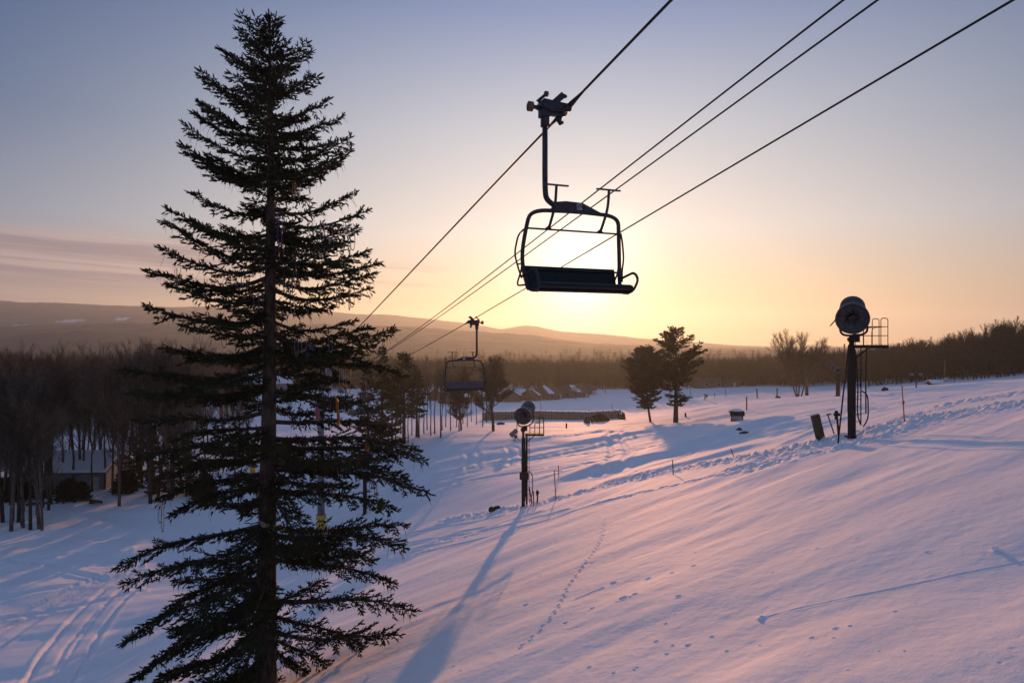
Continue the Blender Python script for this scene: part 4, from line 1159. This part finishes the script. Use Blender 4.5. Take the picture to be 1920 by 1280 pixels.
# ------------------------------------------------------------------ snow guns
def snow_gun(base, Hp, zb, rb, ax, plat_z, px0, px1, label, group, box=None, strut=True, detail=True, polew=.28, rz=0, bx=-.12, double=False):
    root=empty('snow_gun',base,rz,label,'snow gun',group)
    m=MB(); m.bar((0,0,-.3),(0,0,Hp*.86),polew,polew,up=(0,1,0)); m.bar((0,0,Hp*.86-.02),(0,0,Hp),polew*.68,polew*.68,up=(0,1,0)); m.lathe([(Hp*.93,polew*.5),(Hp*.95,polew*.75),(Hp*.97,polew*.75),(Hp*.98,polew*.5)],(0,0,0),(0,0,1),12)
    if double: m.bar((polew*1.05,.12,.2),(polew*1.05,.12,plat_z),polew*.55,polew*.55,up=(0,1,0))
    m.box((0,0,-.02),(polew*1.8,polew*1.8,.06))
    m.build('pole',M['metal'],root,bevel=.01)
    a=Vector(ax).normalized(); o=Vector((bx,-.35*abs(a.y),zb))
    b=MB(); b.lathe([(.30,rb*.30),(.22,rb*.34),(.12,rb*.62),(.02,rb*.95),(-.04,rb),(.0,rb*1.04),(.12,rb*1.03),(.30,rb*.88),(.42,rb*.80),(1.25,rb*.76),(1.27,rb*.83),(1.33,rb*.83),(1.35,rb*.76),(1.60,rb*.74),(1.62,rb*.81),(1.70,rb*.81),(1.71,rb*.70),(1.66,rb*.66),(1.2,rb*.6),(1.19,.001)],o,a,36)
    brl=b.build('barrel',M['gunblue'],root,smooth=True)
    f=MB(); f.lathe([(.06,rb*.02),(.05,rb*.20),(.14,rb*.24),(.26,rb*.26)],o,a,24)
    for k in range(9):
        q=2*math.pi*k/9
        u=Vector((0,0,1)); u=(u-a*u.dot(a)).normalized(); w=a.cross(u)
        d1=u*math.cos(q)+w*math.sin(q); d2=u*math.cos(q+.35)+w*math.sin(q+.35)
        f.add([o+a*.20+d1*rb*.24,o+a*.24+d2*rb*.24,o+a*.17+d2*rb*.62,o+a*.12+d1*rb*.62],[(0,1,2,3)])
    f.build('fan',M['gundark'],brl)
    g=MB()
    for r_ in (.45,.7,.9):
        n=32; u=Vector((0,0,1)); u=(u-a*u.dot(a)).normalized(); w=a.cross(u); 
        g.tube([o-a*.03+(u*math.cos(2*math.pi*k/n)+w*math.sin(2*math.pi*k/n))*rb*r_ for k in range(n+1)],.008,5,cap=False)
    g.build('guard',M['gundark'],brl)
    y=MB(); c=o+a*.75; 
    y.tube(arc([(c.x-rb*.92,c.y,c.z-.02),(c.x-rb*.92,c.y*.6,zb-rb*.85),(0-rb*.5,0,Hp-.02),(rb*.5,0,Hp-.02),(c.x+rb*.92,c.y*.6,zb-rb*.85),(c.x+rb*.92,c.y,c.z-.02)],.22,5),.045,8)
    y.build('yoke',M['metal'],root,smooth=True)
    cb=MB(); cb.box((polew*.75,-.02,Hp-.12),(.2,.22,.34)); cb.build('control_box',M['metal'],root,bevel=.01)
    # platform and rail
    p=MB(); p.box(((px0+px1)/2,0,plat_z),(px1-px0,.7,.05))
    for s in(-.33,.33): p.bar((px0-.1,s,plat_z-.06),(px1,s,plat_z-.06),.05,.09)
    p.bar((px0-.1,0,plat_z-.65),(px0+.55,0,plat_z-.08),.05); pf=p.build('platform',M['metal'],root)
    r=MB()
    for s in(-.33,.33):
        r.tube(arc([(px1-.30,s,plat_z),(px1-.30,s,plat_z+1.10),(px1-.02,s,plat_z+1.10),(px1-.02,s,plat_z)],.10,4),.017,6)
        r.tube(arc([(px0+.52,s,plat_z),(px0+.52,s,plat_z+.72),(px1-.3,s,plat_z+.74)],.2,4),.015,6)
        r.tube([(px0+.15,s,plat_z+.40),(px1-.02,s,plat_z+.40)],.014,6); r.tube([(px0+.35,s,plat_z+.76),(px1-.02,s,plat_z+.76)],.014,6); r.tube([(px0+.2,s,plat_z),(px0+.2,s,plat_z+.6)],.014,6)
    r.tube([(px1-.02,-.33,plat_z+.76),(px1-.02,.33,plat_z+.76)],.014,6); r.tube([(px1-.02,-.33,plat_z+.4),(px1-.02,.33,plat_z+.4)],.014,6)
    r.build('railing',M['metal'],root,smooth=True)
    l=MB(); lx=polew*.5+.15
    for s in(-.13,.13): l.bar((lx+s,.05,.45),(lx+s,.05,plat_z),.035,.035)
    k=.6
    while k<plat_z-.1: l.bar((lx-.13,.05,k),(lx+.13,.05,k),.02); k+=.30
    l.build('ladder',M['metal'],root)
    if detail:
        h=MB()
        h.tube(arc([(polew*.5,-.12,Hp*.80),(polew*.8,-.15,Hp*.5),(polew*.6,-.15,.9),(polew*1.2,-.16,.5)],.5,5),.030,6)
        h.tube(arc([(lx+.1,-.1,plat_z*.50),(lx+.34,-.1,plat_z*.46),(lx+.36,-.1,plat_z*.2),(lx+.15,-.1,.4)],.3,5),.028,6)
        h.build('hose',M['rubber'],root,smooth=True)
    if box:
        q=MB(); q.box((box[0],-.12,box[1]),(box[2],.36,box[3])); q.build('switch_box',M['metal'],root,bevel=.02)
    return root
g2=at(1597,818); SC=g2.y/28.0
G2=snow_gun(g2, 4.15*SC, 4.80*SC, .62*SC, (.425,.86,.32), 3.72*SC, .12, 1.32*SC, 'larger tower snow gun near the red pole, barrel dark against the sky','tower snow guns', polew=.235*SC)
m=MB(); m.tube([(-.12,0,3.75*SC),(-.45,-.25,1.9*SC),(-.80,-.5,-.25)],.032,8); m.build('brace',M['metal'],G2,smooth=True)
m=MB(); m.tube(arc([(.55*SC,-.1,3.66*SC),(.52*SC,-.1,2.5*SC),(.53*SC,-.1,.95*SC)],.6,5),.028,8); m.build('dangling_hose',M['rubber'],G2,smooth=True)
m=MB(); m.tube([(-.60*SC,-.2,4.95*SC),(-1.0*SC,-.25,4.52*SC)],.025,8); m.tube([(-.20,-.1,2.7),(-.20,-.1,1.0)],.03,6); m.build('crank_handle',M['metal'],G2,smooth=True)
g1=at(981,952); SC=g1.y/46.0
G1=snow_gun(g1, 5.5*SC, 6.2*SC, .57*SC, (.26,.90,.26), 5.0*SC, .25, 1.40*SC, 'tower snow gun casting a long blue shadow down the open slope','tower snow guns', box=(.06*SC,2.2*SC,.60*SC,.50*SC), polew=.23*SC, double=True, bx=-.05)
m=MB(); m.tube([(-.42*SC,-.1,5.9*SC),(-.42*SC,-.1,4.9*SC)],.025,6); m.build('crank_handle',M['metal'],G1,smooth=True)
g3=at(684,965); SC=g3.y/62.0
G3=snow_gun(g3, 3.9*SC, 4.8*SC, .60*SC, (.2,.85,.42), 3.4*SC, .2, 1.2, 'tower snow gun half hidden behind the lower spruce boughs','tower snow guns', polew=.3)
g4=at(1571,742); SC=g4.y/165.0
snow_gun(g4, 5.2*SC, 6.1*SC, .75*SC, (-.2,.85,.4), 4.6*SC, .2, 2.4, 'tiny distant tower snow gun seen left of the larger gun','tower snow guns', polew=.5, detail=False)
def ground_gun(px,py,h,label,rz):
    g=at(px,py); s=h/F*g.y
    root=empty('ground_snow_gun',g,rz,label,'snow gun','small snow guns on the ground')
    m=MB(); m.lathe([(.1,.05),(0,.30),(.0,.36),(.2,.33),(.9,.27),(.92,.31),(1.0,.31),(1.0,.22)],(-.30*s*2,-.15,.72*s),(.75,.45,.5),20); b=m.build('barrel',M['galv'],root,smooth=True); 
    m=MB()
    for a in (0,2.1,4.2): m.tube([(0,0,.62*s),(math.cos(a)*.5*s,math.sin(a)*.5*s,-.05)],.05,6)
    m.box((0,0,.5*s),(.3,.3,.4)); m.build('stand',M['metal'],root)
ground_gun(967,826,15,'small tilted snow gun on a stand left of the tower gun\'s pole',.3)
ground_gun(1322,750,10,'small dark snow gun far off on the flat snow right of the evergreens',2.0)

# ------------------------------------------------------------------ poles, stakes, signs
def pole(px0,py0,px1,py1,r,material,label,name='marker_pole',cat='pole',group=None,extra=None):
    g=at(px1,py1); k=g.y/F
    root=empty(name,g,0,label,cat,group)
    top=((px0-px1)*k,0,(py1-py0)*k)
    m=MB(); m.tube([(0,0,-.3),top],r,7); m.build('shaft',material,root,smooth=True)
    if extra: extra(root,top,k)
    return root
def knot(root,top,k):
    m=MB(); m.sphere((top[0]*.53,0,top[2]*.53),.045,8,6,(1,1,2.0)); m.build('flag_knot',M['red'],root,smooth=True)
pole(1691,722,1697,792,.021,M['red'],'tall red pole leaning left on the slope right of the larger snow gun',extra=knot)
pole(1039,881,1043,937,.03,M['red'],'tall thin red pole beside the churned path right of the tower gun',extra=knot)
pole(1000,920,1001,948,.04,M['red'],'short upright red stake at the foot of the tower gun')
pole(992,912,999,945,.05,M['red'],'short red stake leaning against the tower gun\'s foot')
def valve(root,top,k):
    m=MB(); m.box((top[0],0,top[2]),(.22,.12,.12)); m.cyl((top[0]-.02,0,top[2]-.2),(top[0]-.02,0,top[2]+.16),.07); m.build('valve',M['metal'],root)
pole(1008,923,1007,944,.05,M['metal'],'dark hydrant pipe beside the red stakes','hydrant_pipe','hydrant',extra=valve)
def lever(root,top,k):
    m=MB(); m.bar((top[0]-.05,0,top[2]),(top[0]+.14,0,top[2]+.03),.05); m.build('lever',M['metal'],root)
pole(1552,777,1570,818,.026,M['metal'],'thin dark pipe leaning left between the tilted board and the larger gun','hydrant_pipe','hydrant',extra=lever)
pole(1569,777,1574,819,.045,M['metal'],'upright dark hydrant with a valve head beside the larger gun','hydrant_pipe','hydrant',extra=valve)
def cross(root,top,k):
    m=MB(); m.tube([(-.35,0,top[2]*.55),(.30,0,top[2]*.6)],.02,5); m.build('arm',M['wood'],root)
pole(1047,872,1048,898,.03,M['wood'],'thin stake with a crooked arm behind the red pole','stake','stake',extra=cross)
pole(1370,841,1381,858,.02,M['wood'],'thin stick leaning left at the edge of the churned path','stake','stake')
pole(1261,862,1263,890,.025,M['wood'],'thin upright stick at the churned path below the evergreens','stake','stake')
pole(1400,744,1400,772,.11,M['wood'],'lone wooden post behind the small snowy hut','post','post')
pole(1419,728,1420,746,.16,M['metal'],'dark post on the far snow, left one of two','post','post')
def foot(root,top,k):
    m=MB(); m.sphere((.2,0,.2),.6,8,6,(1.2,.8,.5)); m.build('padding',M['metal'],root,smooth=True)
pole(1457,727,1457,746,.16,M['metal'],'dark post with a heap at its foot, right one of two on the far snow','post','post',extra=foot)
pole(1512,690,1513,741,.42,M['pale_bark'],'thick pale post right beside the four stemmed bare tree','pale_post','post')
pole(1285,774,1286,783,.16,M['metal'],'short dark stump of a post right of the broad evergreen','short_post','post')
pole(1062,793,1062,801,.14,M['metal'],'short dark post on the snow below the long covered walkway','short_post','post')
pole(1294,727,1295,744,.07,M['wood'],'thin far stake right of the broad evergreen','stake','stake','thin far stakes'); pole(1360,728,1361,744,.07,M['wood'],'thin far stake on the flat snow','stake','stake','thin far stakes'); pole(1340,736,1340,744,.07,M['wood'],'thin far stake on the flat snow','stake','stake','thin far stakes')
pole(1147,757,1148,769,.06,M['wood'],'thin stake behind the end of the covered walkway','stake','stake'); pole(1104,768,1104,782,.07,M['metal'],'thin dark stake in front of the covered walkway','stake','stake'); pole(1014,754,1014,771,.06,M['wood'],'thin stake behind the covered walkway near the tower gun','stake','stake')
def lamps(root,top,k):
    m=MB(); m.bar((-.7,0,top[2]),(.7,0,top[2]),.08); m.build('arm',M['metal'],root)
    for s in(-1,1):
        m=MB(); m.box((s*.75,0,top[2]+.12),(.5,.4,.4)); m.build('lamp_head',M['galv'],root,bevel=.05)
pole(1718,703,1718,727,.10,M['wood'],'floodlight pole with two lamp heads at the foot of the wooded rise','floodlight_pole','floodlight',extra=lamps)
def tee(root,top,k):
    m=MB(); m.bar((-.9,0,top[2]-.4),(.9,0,top[2]-.4),.12); m.build('crossarm',M['wood'],root)
    m=MB(); m.box((0,0,.9),(.5,.5,1.3)); m.build('padding',M['metal'],root)
pole(1772,675,1772,719,.17,M['wood'],'dark wooden utility pole at the edge of the wooded rise','utility_pole','pole',extra=tee)
# fence along the edge of the rise
root=empty('edge_fence',at(1850,708),0,'low post and wire fence along the foot of the wooded rise','fence')
fp=[at(px,py) for px,py in [(1790,716),(1815,713),(1840,709),(1865,706),(1890,703),(1918,700)]]
o0=root.location.copy()
for a in fp:
    m=MB(); a.z=gz(a.x,a.y); m.cyl(a-o0-Vector((0,0,.3)),a-o0+Vector((0,0,1.5)),.09,n=6); m.build('post',M['wood'],root)
m=MB()
for h in(.6,1.2): m.tube([a-o0+Vector((0,0,h)) for a in fp],.03,4)
m.build('wire',M['metal'],root)

# tilted board by the larger gun
g=at(1545,826); k=g.y/F
root=empty('tilted_board',g,0,'thick dark wooden board tilted left in the snow beside the larger gun','board')
m=MB(); rot=Matrix.Rotation(-.235,3,'Y') @ Matrix.Rotation(.25,3,'Z'); m.box((-11*k,0,23*k),(16*k,.16,52*k),rot); m.build('panel',M['wood'],root,bevel=.01)
m=MB(); m.box((-6*k,.06,2*k),(5*k,.08,22*k),rot); m.build('stake',M['wood'],root)
# hut
g=at(1381,790); k=g.y/F; W=20*k; H=16*k
root=empty('pump_hut',g,-.18,'small pale hut with a snow covered dark roof on the bank','hut')
m=MB(); m.box((0,0,H*.5-.15),(W,W*.8,H+.3)); m.build('wall',M['trim'],root,bevel=.02)
m=MB(); m.box((0,0,H+.12),(W*1.3,W*1.08,.26)); m.box((0,-W*.52,H-.12),(W*1.3,.1,.35)); rf=m.build('roof',M['metal'],root,bevel=.02)
m=MB(); m.sphere((0,0,H+.24),W*.62,14,8,(1.02,.84,.36)); m.build('snow_cap',M['roofsnow'],rf,smooth=True)
m=MB(); m.box((W*.5,-W*.4,H*.5),(.1,.1,H)); m.box((-W*.5,-W*.4,H*.5),(.1,.1,H)); m.build('corner_post',M['metal'],root)
m=MB(); m.box((-W*.42,-W*.62,.12),(W*.5,W*.4,.3),Matrix.Rotation(.3,3,'Z')); tb=m.build('pallet',M['wood']); tb.location=g; tag(tb,'dark low pallet on the snow in front of the small hut','pallet')
# dark lump on the bank
def lump(px,py,r,label,name,material,sc,seed):
    g=at(px,py); rng=np.random.default_rng(seed); m=MB(); m.sphere((0,0,r*.25),r,14,10,sc); 
    v=np.array(m.v); v*= (1+.28*fbm(v[:,0]*2.2/r+seed,v[:,1]*2.2/r+v[:,2]/r*1.7,3,seed))[:,None]; m.v=[tuple(x) for x in v]
    o=m.build(name,material,smooth=False); o.location=g; return o
k=at(1389,814).y/F
tag(lump(1386,812,9*k,'', 'dark_boulder',M['rock'],(1,.8,.85),3),'dark boulder poking through the bank in the blue shade','boulder')
tag(lump(1398,814,8*k,'', 'dark_boulder',M['rock'],(1.5,.7,.45),4),'low flat dark rock touching the boulder on the bank','boulder')
tag(lump(1659,732,.5,'', 'dark_boulder',M['rock'],(1.2,.8,.9),5),'small dark lump alone on the snow between the larger gun and red pole','boulder')
tag(lump(939,795,.45,'', 'brush_clump',M['bush'],(1.8,.7,.5),6),'low brush clump on the snow near the spreading bare tree','brush')
tag(lump(930,958,.35,'', 'snow_weed',M['bush'],(1.6,.7,.8),7),'tuft of dark weed on the churned path left of the tower gun','weed')
tag(lump(1427,1162,.055,'', 'snow_clod',M['snow'],(1.1,.9,.8),8),'snow clod at the start of the straight track on the open slope','snow lump')
tag(lump(1866,1030,.045,'', 'snow_clod',M['snow'],(1.4,.9,.7),9),'snow lump near the right end of the straight track','snow lump')

# ------------------------------------------------------------------ buildings
def house(px, d, w, l, h, rh, rz, wall, label, group='houses in the valley', windows=2, name='house', snow=True, z=None, patchy=False):
    x=(px-960)/F*d; zz=gz(x,d) if z is None else z
    root=empty(name,(x,d,zz-.2),rz,label,'house' if name=='house' else 'shed',group)
    m=MB()
    vs=[(-w/2,-l/2,-.5),(w/2,-l/2,-.5),(w/2,l/2,-.5),(-w/2,l/2,-.5),(-w/2,-l/2,h),(w/2,-l/2,h),(w/2,l/2,h),(-w/2,l/2,h),(-w/2,0,h+rh),(w/2,0,h+rh)]
    m.add(vs,[(0,1,5,4),(2,3,7,6),(1,2,6,9,5),(3,0,4,8,7)]); m.build('wall',wall,root)
    e=.5; t=.16; sl=rh/(l/2)
    m=MB(); s_=MB()
    for s in(-1,1):
        a=[(-w/2-e,s*(l/2+e),h-e*sl),(w/2+e,s*(l/2+e),h-e*sl),(w/2+e,0,h+rh),(-w/2-e,0,h+rh)]
        for mm,lo,hi,ins in((m,.01,t,0),(s_,t+.01,t+.30,.12)):
            if mm is s_ and patchy and s>0: continue
            q=[(p[0]*(1-ins/w),p[1]*(1-ins/l),p[2]) for p in a]
            if mm is s_ and patchy:
                u=lambda fx,fy: tuple(q[0][i]*(1-fx)*(1-fy)+q[1][i]*fx*(1-fy)+q[2][i]*fx*fy+q[3][i]*(1-fx)*fy for i in range(3))
                fx0=.06+.35*((px*7)%10)/10; fx1=fx0+.16+.42*((px*13)%7)/7; q=[u(fx0,.12),u(fx1,.05),u(fx1-.08,.85),u(fx0+.06,.95)]
            mm.add([(p[0],p[1],p[2]+lo) for p in q]+[(p[0],p[1],p[2]+hi) for p in q],[(0,1,2,3),(4,5,6,7),(0,1,5,4),(1,2,6,5),(2,3,7,6),(3,0,4,7)])
    rf=m.build('roof',M['rooftile'],root)
    if snow: s_.build('snow_cover',M['roofsnow'],rf,smooth=False)
    for i in range(windows):
        wx=-w/2+w*(i+.7)/(windows+.4)
        q=MB(); q.box((wx,-l/2-.02,h*.55),(1.3,.08,1.3)); fr=q.build('window',M['trim'],root)
        q=MB(); q.box((wx,-l/2-.07,h*.55),(1.1,.03,1.1)); q.build('pane',M['glass'],fr)
    q=MB(); q.box((w/2-w*.12,-l/2-.03,1.0),(1.0,.08,2.1)); q.build('door',M['trim'],root)
    return root
def HY(py): return 18*F/(py-640)
for (px,d,w,l,h,rh,rz,wl,lb) in [
  (955,212,9,9,2.6,2.8,1.45,M['brown_wall'],'brown gabled house with snow on one roof slope, right of the spreading bare tree'),
  (1001,216,8,7,2.3,2.0,.9,M['red_wall'],'low house showing a small square of roof snow, second right of the spreading tree'),
  (1026,220,8,9,2.5,3.0,.7,M['red_wall'],'dull red house with a steep snowy roof patch, above the tower gun\'s platform'),
  (1075,226,9,9,2.6,2.6,.5,M['green_wall'],'olive house with a thin bright strip of roof snow beyond the covered walkway'),
  (1090,238,8,8,2.6,2.4,.6,M['brown_wall'],'brown house with a bare roof close behind the olive one'),
  (1052,224,6,6,3.0,2.2,.3,M['brown_wall'],'narrow dark brown house between the two snowy roofs'),
  (855,206,10,9,2.5,3.2,1.0,M['brown_wall'],'brown house with a wide snowy roof under the further chair'),
  (897,210,7,7,2.3,2.6,.8,M['brown_wall'],'small house behind the spreading bare tree with a snowy roof edge'),
  (830,215,8,8,2.4,2.6,.9,M['red_wall'],'house with a snowy roof behind the thin trunks left of the further chair'),
  (1110,300,10,8,2.6,3.0,.5,M['brown_wall'],'far house with a thin snowy roof before the woods, left of its row'),
  (1130,305,10,8,2.6,3.0,.5,M['red_wall'],'far house with a thin snowy roof before the woods, middle of its row'),
  (1150,310,10,8,2.6,3.0,.5,M['brown_wall'],'far house with a thin snowy roof before the woods, right of its row'),
  (1090,295,9,8,2.6,3.0,.5,M['brown_wall'],'far house just behind the brown and olive pair'),
  (985,290,10,8,3.0,3.0,1.1,M['brown_wall'],'far pale roofed house above the brown gabled one'),
  (470,250,13,10,3,3.6,.35,M['grey_wall'],'grey house with a snowy roof glimpsed left of the spruce trunk'),
  (535,255,13,10,3,3.6,.30,M['grey_wall'],'grey house with a snowy roof glimpsed right of the spruce trunk'),
  (250,190,13,9,3,3.2,.2,M['grey_wall'],'grey house with a snowy roof behind the dark wood, nearest the spruce'),
  (300,215,13,9,3,3.4,.1,M['red_wall'],'dull red house with a snowy roof behind the dark wood beside the spruce boughs'),
  (175,230,14,10,3,3.4,.15,M['brown_wall'],'brown house with a snowy roof seen through the middle of the dark wood'),
  (40,225,13,9,3,3.2,.1,M['grey_wall'],'grey house low behind the left of the dark wood')]:
    hs=house(px,d,w,l,h,rh,rz,wl,lb,patchy=800<px<1200,snow=px not in(1052,1090))
    if 800<px<1200: hs.scale=(.82,.82,.78)
house(152,88,9.4,7,2.75,1.7,.06,M['grey_wall'],'long grey shed with a snowy roof behind the front trees of the dark wood',None,0,'shed')
# long low hall far right
house(1340,262,16,9,2.6,1.3,.05,M['brown_wall'],'long low hall far behind the broad evergreen',None,3,snow=False)
house(1758,160,3.2,2.6,.6,.45,-.1,M['brown_wall'],'little snowy roofed shelter beside the utility pole',None,0,'shelter')

# covered walkway: a ribbed arch tunnel lying on the snow
pL=at(905,784); pR=at(1166,785); yy=(pL.y+pR.y)/2
x0,x1=(905-960)/F*yy,(1162-960)/F*yy; z0=min(gz(x0,yy),gz(x1,yy)); hgt=15.5/F*yy
root=empty('covered_walkway',((x0+x1)/2,yy,z0),0,'long low ribbed covered walkway lying across the valley snow','covered walkway'); Lh=(x1-x0)/2; rad=1.3
zs=lambda x: max(0,gz((x0+x1)/2+x,yy)-z0)
m=MB(); n=48
for i in range(n):
    a=-Lh+2*Lh*i/n; b=-Lh+2*Lh*(i+1)/n
    pr=[(-rad,-.4),(-rad,hgt*.72),(-rad*.72,hgt*.93),(0,hgt),(rad*.72,hgt*.93),(rad,hgt*.72),(rad,-.4)]
    vs=[(a,y,z+(zs(a) if z>0 else 0)) for y,z in pr]+[(b,y,z+(zs(b) if z>0 else 0)) for y,z in pr]
    m.add(vs,[(k,k+1,k+8,k+7) for k in range(6)])
m.build('shell',M['woodpale'],root)
m=MB()
for i in range(n+1):
    a=-Lh+2*Lh*i/n
    m.tube([(a,y*1.03,z+(zs(a) if z>0 else 0)) for y,z in [(-rad,-.4),(-rad,hgt*.72),(-rad*.72,hgt*.93),(0,hgt),(rad*.72,hgt*.93),(rad,hgt*.72),(rad,-.4)]],.06,5)
m.build('rib',M['wood'],root)
m=MB(); a=Lh-.15; pr=[(-rad*.98,-.4),(-rad*.98,hgt*.72),(-rad*.7,hgt*.92),(0,hgt*.99),(rad*.7,hgt*.92),(rad*.98,hgt*.72),(rad*.98,-.4)]
m.add([(a,y,z) for y,z in pr]+[(a-.1,y,z) for y,z in pr],[tuple(range(7)),tuple(range(13,6,-1))]); m.build('end_door',M['wood'],root)
m=MB()
for i in range(24):
    a=-Lh+2*Lh*(i+.1)/24; b=a+2*Lh/24*.8; m.box(((a+b)/2,.1,hgt+zs(a)+.03),(b-a,rad*1.0,.10))
m.build('snow_cover',M['roofsnow'],root)
for i,(px,h) in enumerate([(1160,12),(1164,9),(1168,13),(1171,11)]):
    g=at(px,785); m=MB(); m.tube([(0,0,-.2),(rnd.uniform(-.15,.15),0,h/F*g.y)],[.26,.2],8); o=m.build('padded_stake',M['metal'],smooth=True); o.location=g
    tag(o,'dark padded stake standing at the right end of the covered walkway','stake','padded stakes at the walkway end')
for i,(px,py,h) in enumerate([(1096,793,12),(1100,794,14),(1104,794,10),(1109,793,8)]):
    g=at(px,py); m=MB(); m.tube([(0,0,-.2),(rnd.uniform(-.3,.3),0,h/F*g.y)],[.28,.16],8); o=m.build('padded_stake',M['wood'],smooth=True); o.location=g
    tag(o,'dark padded stake clustered in front of the covered walkway','stake','padded stakes before the walkway')
g=at(1124,790); shrub('low_shrub',g,1.6,1.0,300,'low brown shrub in front of the covered walkway',None,M['bush'])

# ------------------------------------------------------------------ strings of beads and clothes caught in the spruce
br=random.Random(77)
def pt_s(px,py,dy=0): 
    d=SPD+dy; return Vector(((px-960)/F*d, d, CAM_Z+(640-py)/F*d))
strands=[(655,455,18),(661,447,22),(590,425,26),(597,425,30),(604,425,26),(611,425,34),(619,425,28),(628,428,20),(520,410,44),(525,410,50),(529,414,36),(545,340,22),(551,345,28),(560,352,20),(590,300,18),(520,470,34),(527,470,22),(552,475,40),(557,478,34),(563,476,28),(575,490,22),(585,496,20),(533,522,24),(545,524,30),(550,524,24),(558,520,20),(634,534,44),(640,540,30),(655,545,36),(660,548,28),(675,540,22),(490,555,30),(495,556,26),(540,565,28),(549,568,20),(576,570,20),(430,455,18),(425,440,20),(455,515,20),(448,520,22),(463,520,24),(386,530,44),(400,516,18),(335,510,20),(330,512,16),(480,560,22),(552,640,32),(556,642,26),(570,640,18),(620,640,20),(640,700,42),(653,698,40),(660,745,36),(650,748,26),(618,740,28),(630,860,34),(636,862,30),(645,865,26),(652,862,32),(583,880,34),(640,895,40),(625,900,30),(670,890,24),(305,955,42),(300,950,30),(595,1090,14),(610,980,26),(704,905,20),(585,430,14),(420,630,22)]
for i,(px,py,ln) in enumerate(strands):
    kind=['bead_silver','bead_gold','bead_green','bead_purple'][0 if i%3 else br.choice([0,1,2,3])] if py<820 else ['bead_silver','bead_gold'][i%2]
    dy=br.uniform(-1.2,.3); p=pt_s(px,py-6,dy); L=(ln+6)/F*(SPD+dy); w=br.uniform(.02,.07)
    m=MB(); n=16; pts=[]
    for k in range(n+1):
        a=math.pi*k/n; pts.append(p+Vector((-w*math.cos(a)*(1 if br.random()<2 else 1),0,-L*math.sin(a)**.45)))
    m.tube(pts,.0075,5)
    for k in range(0,n+1): m.sphere(pts[k],.013,6,5)
    o=m.build('bead_string',M[kind],smooth=True)
    nm={'bead_silver':'silvery','bead_gold':'gold','bead_green':'green','bead_purple':'purple'}[kind]
    tag(o,f'{nm} bead string looped over a spruce bough','bead string',f'{nm} bead strings hanging in the spruce')
def cloth(name,pts,dy,material,label,cat,th=.012,crumple=.05):
    """a hanging garment: outline of (px,py) pulled into folds, with real thickness"""
    v=[pt_s(px,py,dy) for px,py in pts]; c=sum(v,Vector())/len(v); m=MB(); N=6; n=len(v)
    rings=[]
    for k in range(N+1):
        f=k/N
        for j,p in enumerate(v):
            q=c.lerp(p,f); q.y+=crumple*math.sin(5.1*j+f*6+k*.9)*(.4+f); rings.append(q)
    m.add(rings,[(k*n+j,k*n+(j+1)%n,(k+1)*n+(j+1)%n,(k+1)*n+j) for k in range(N) for j in range(n)])
    o=m.build(name,material,smooth=True); s=o.modifiers.new('thickness','SOLIDIFY'); s.thickness=th
    return tag(o,label,cat)
cloth('hung_shirt',[(486,974),(497,982),(505,984),(513,983),(528,985),(541,989),(530,994),(520,992),(512,996),(503,1000),(499,993),(492,984)],-.55,M['cloth_pale'],'pale cloth garment caught across the spruce trunk low down','garment')
cloth('hung_garment',[(583,643),(590,640),(592,652),(588,664),(580,672),(572,676),(576,664),(580,654)],-.6,M['cloth_lilac'],'lilac garment hanging right of the spruce trunk','garment')
cloth('hung_garment',[(612,693),(617,690),(622,698),(621,706),(616,704),(612,703)],-.9,M['cloth_grey'],'small pale grey garment above the hidden chair','garment')
cloth('hung_garment',[(634,735),(640,728),(646,736),(650,736),(640,737)],-.9,M['cloth_lilac'],'flat lilac scrap lying on a bough above the hidden chair','garment')
cloth('hung_garment',[(712,935),(718,932),(719,945),(717,956),(713,962),(708,958),(708,946)],-.8,M['cloth_green'],'dark green garment dangling from a right hand bough','garment')
cloth('hung_ribbon',[(631,745),(633,745),(634,765),(637,785),(635,800),(632,798),(634,785),(631,765)],-.9,M['cloth_orange'],'long orange ribbon hanging down past the hidden chair','ribbon')
cloth('hung_ribbon',[(592,765),(596,763),(598,775),(597,790),(593,789),(592,776)],-.9,M['cloth_pink'],'pink ribbon dangling beside the hidden chair\'s seat','ribbon')
cloth('hung_ribbon',[(685,832),(690,828),(693,838),(690,848),(686,846)],-.9,M['cloth_orange'],'short orange scrap above the half hidden snow gun','ribbon')
cloth('hung_sheet',[(346,1029),(355,1025),(364,1025),(360,1030),(350,1034)],-1.0,M['cloth_grey'],'pale scrap lying on a low left spruce bough','scrap')
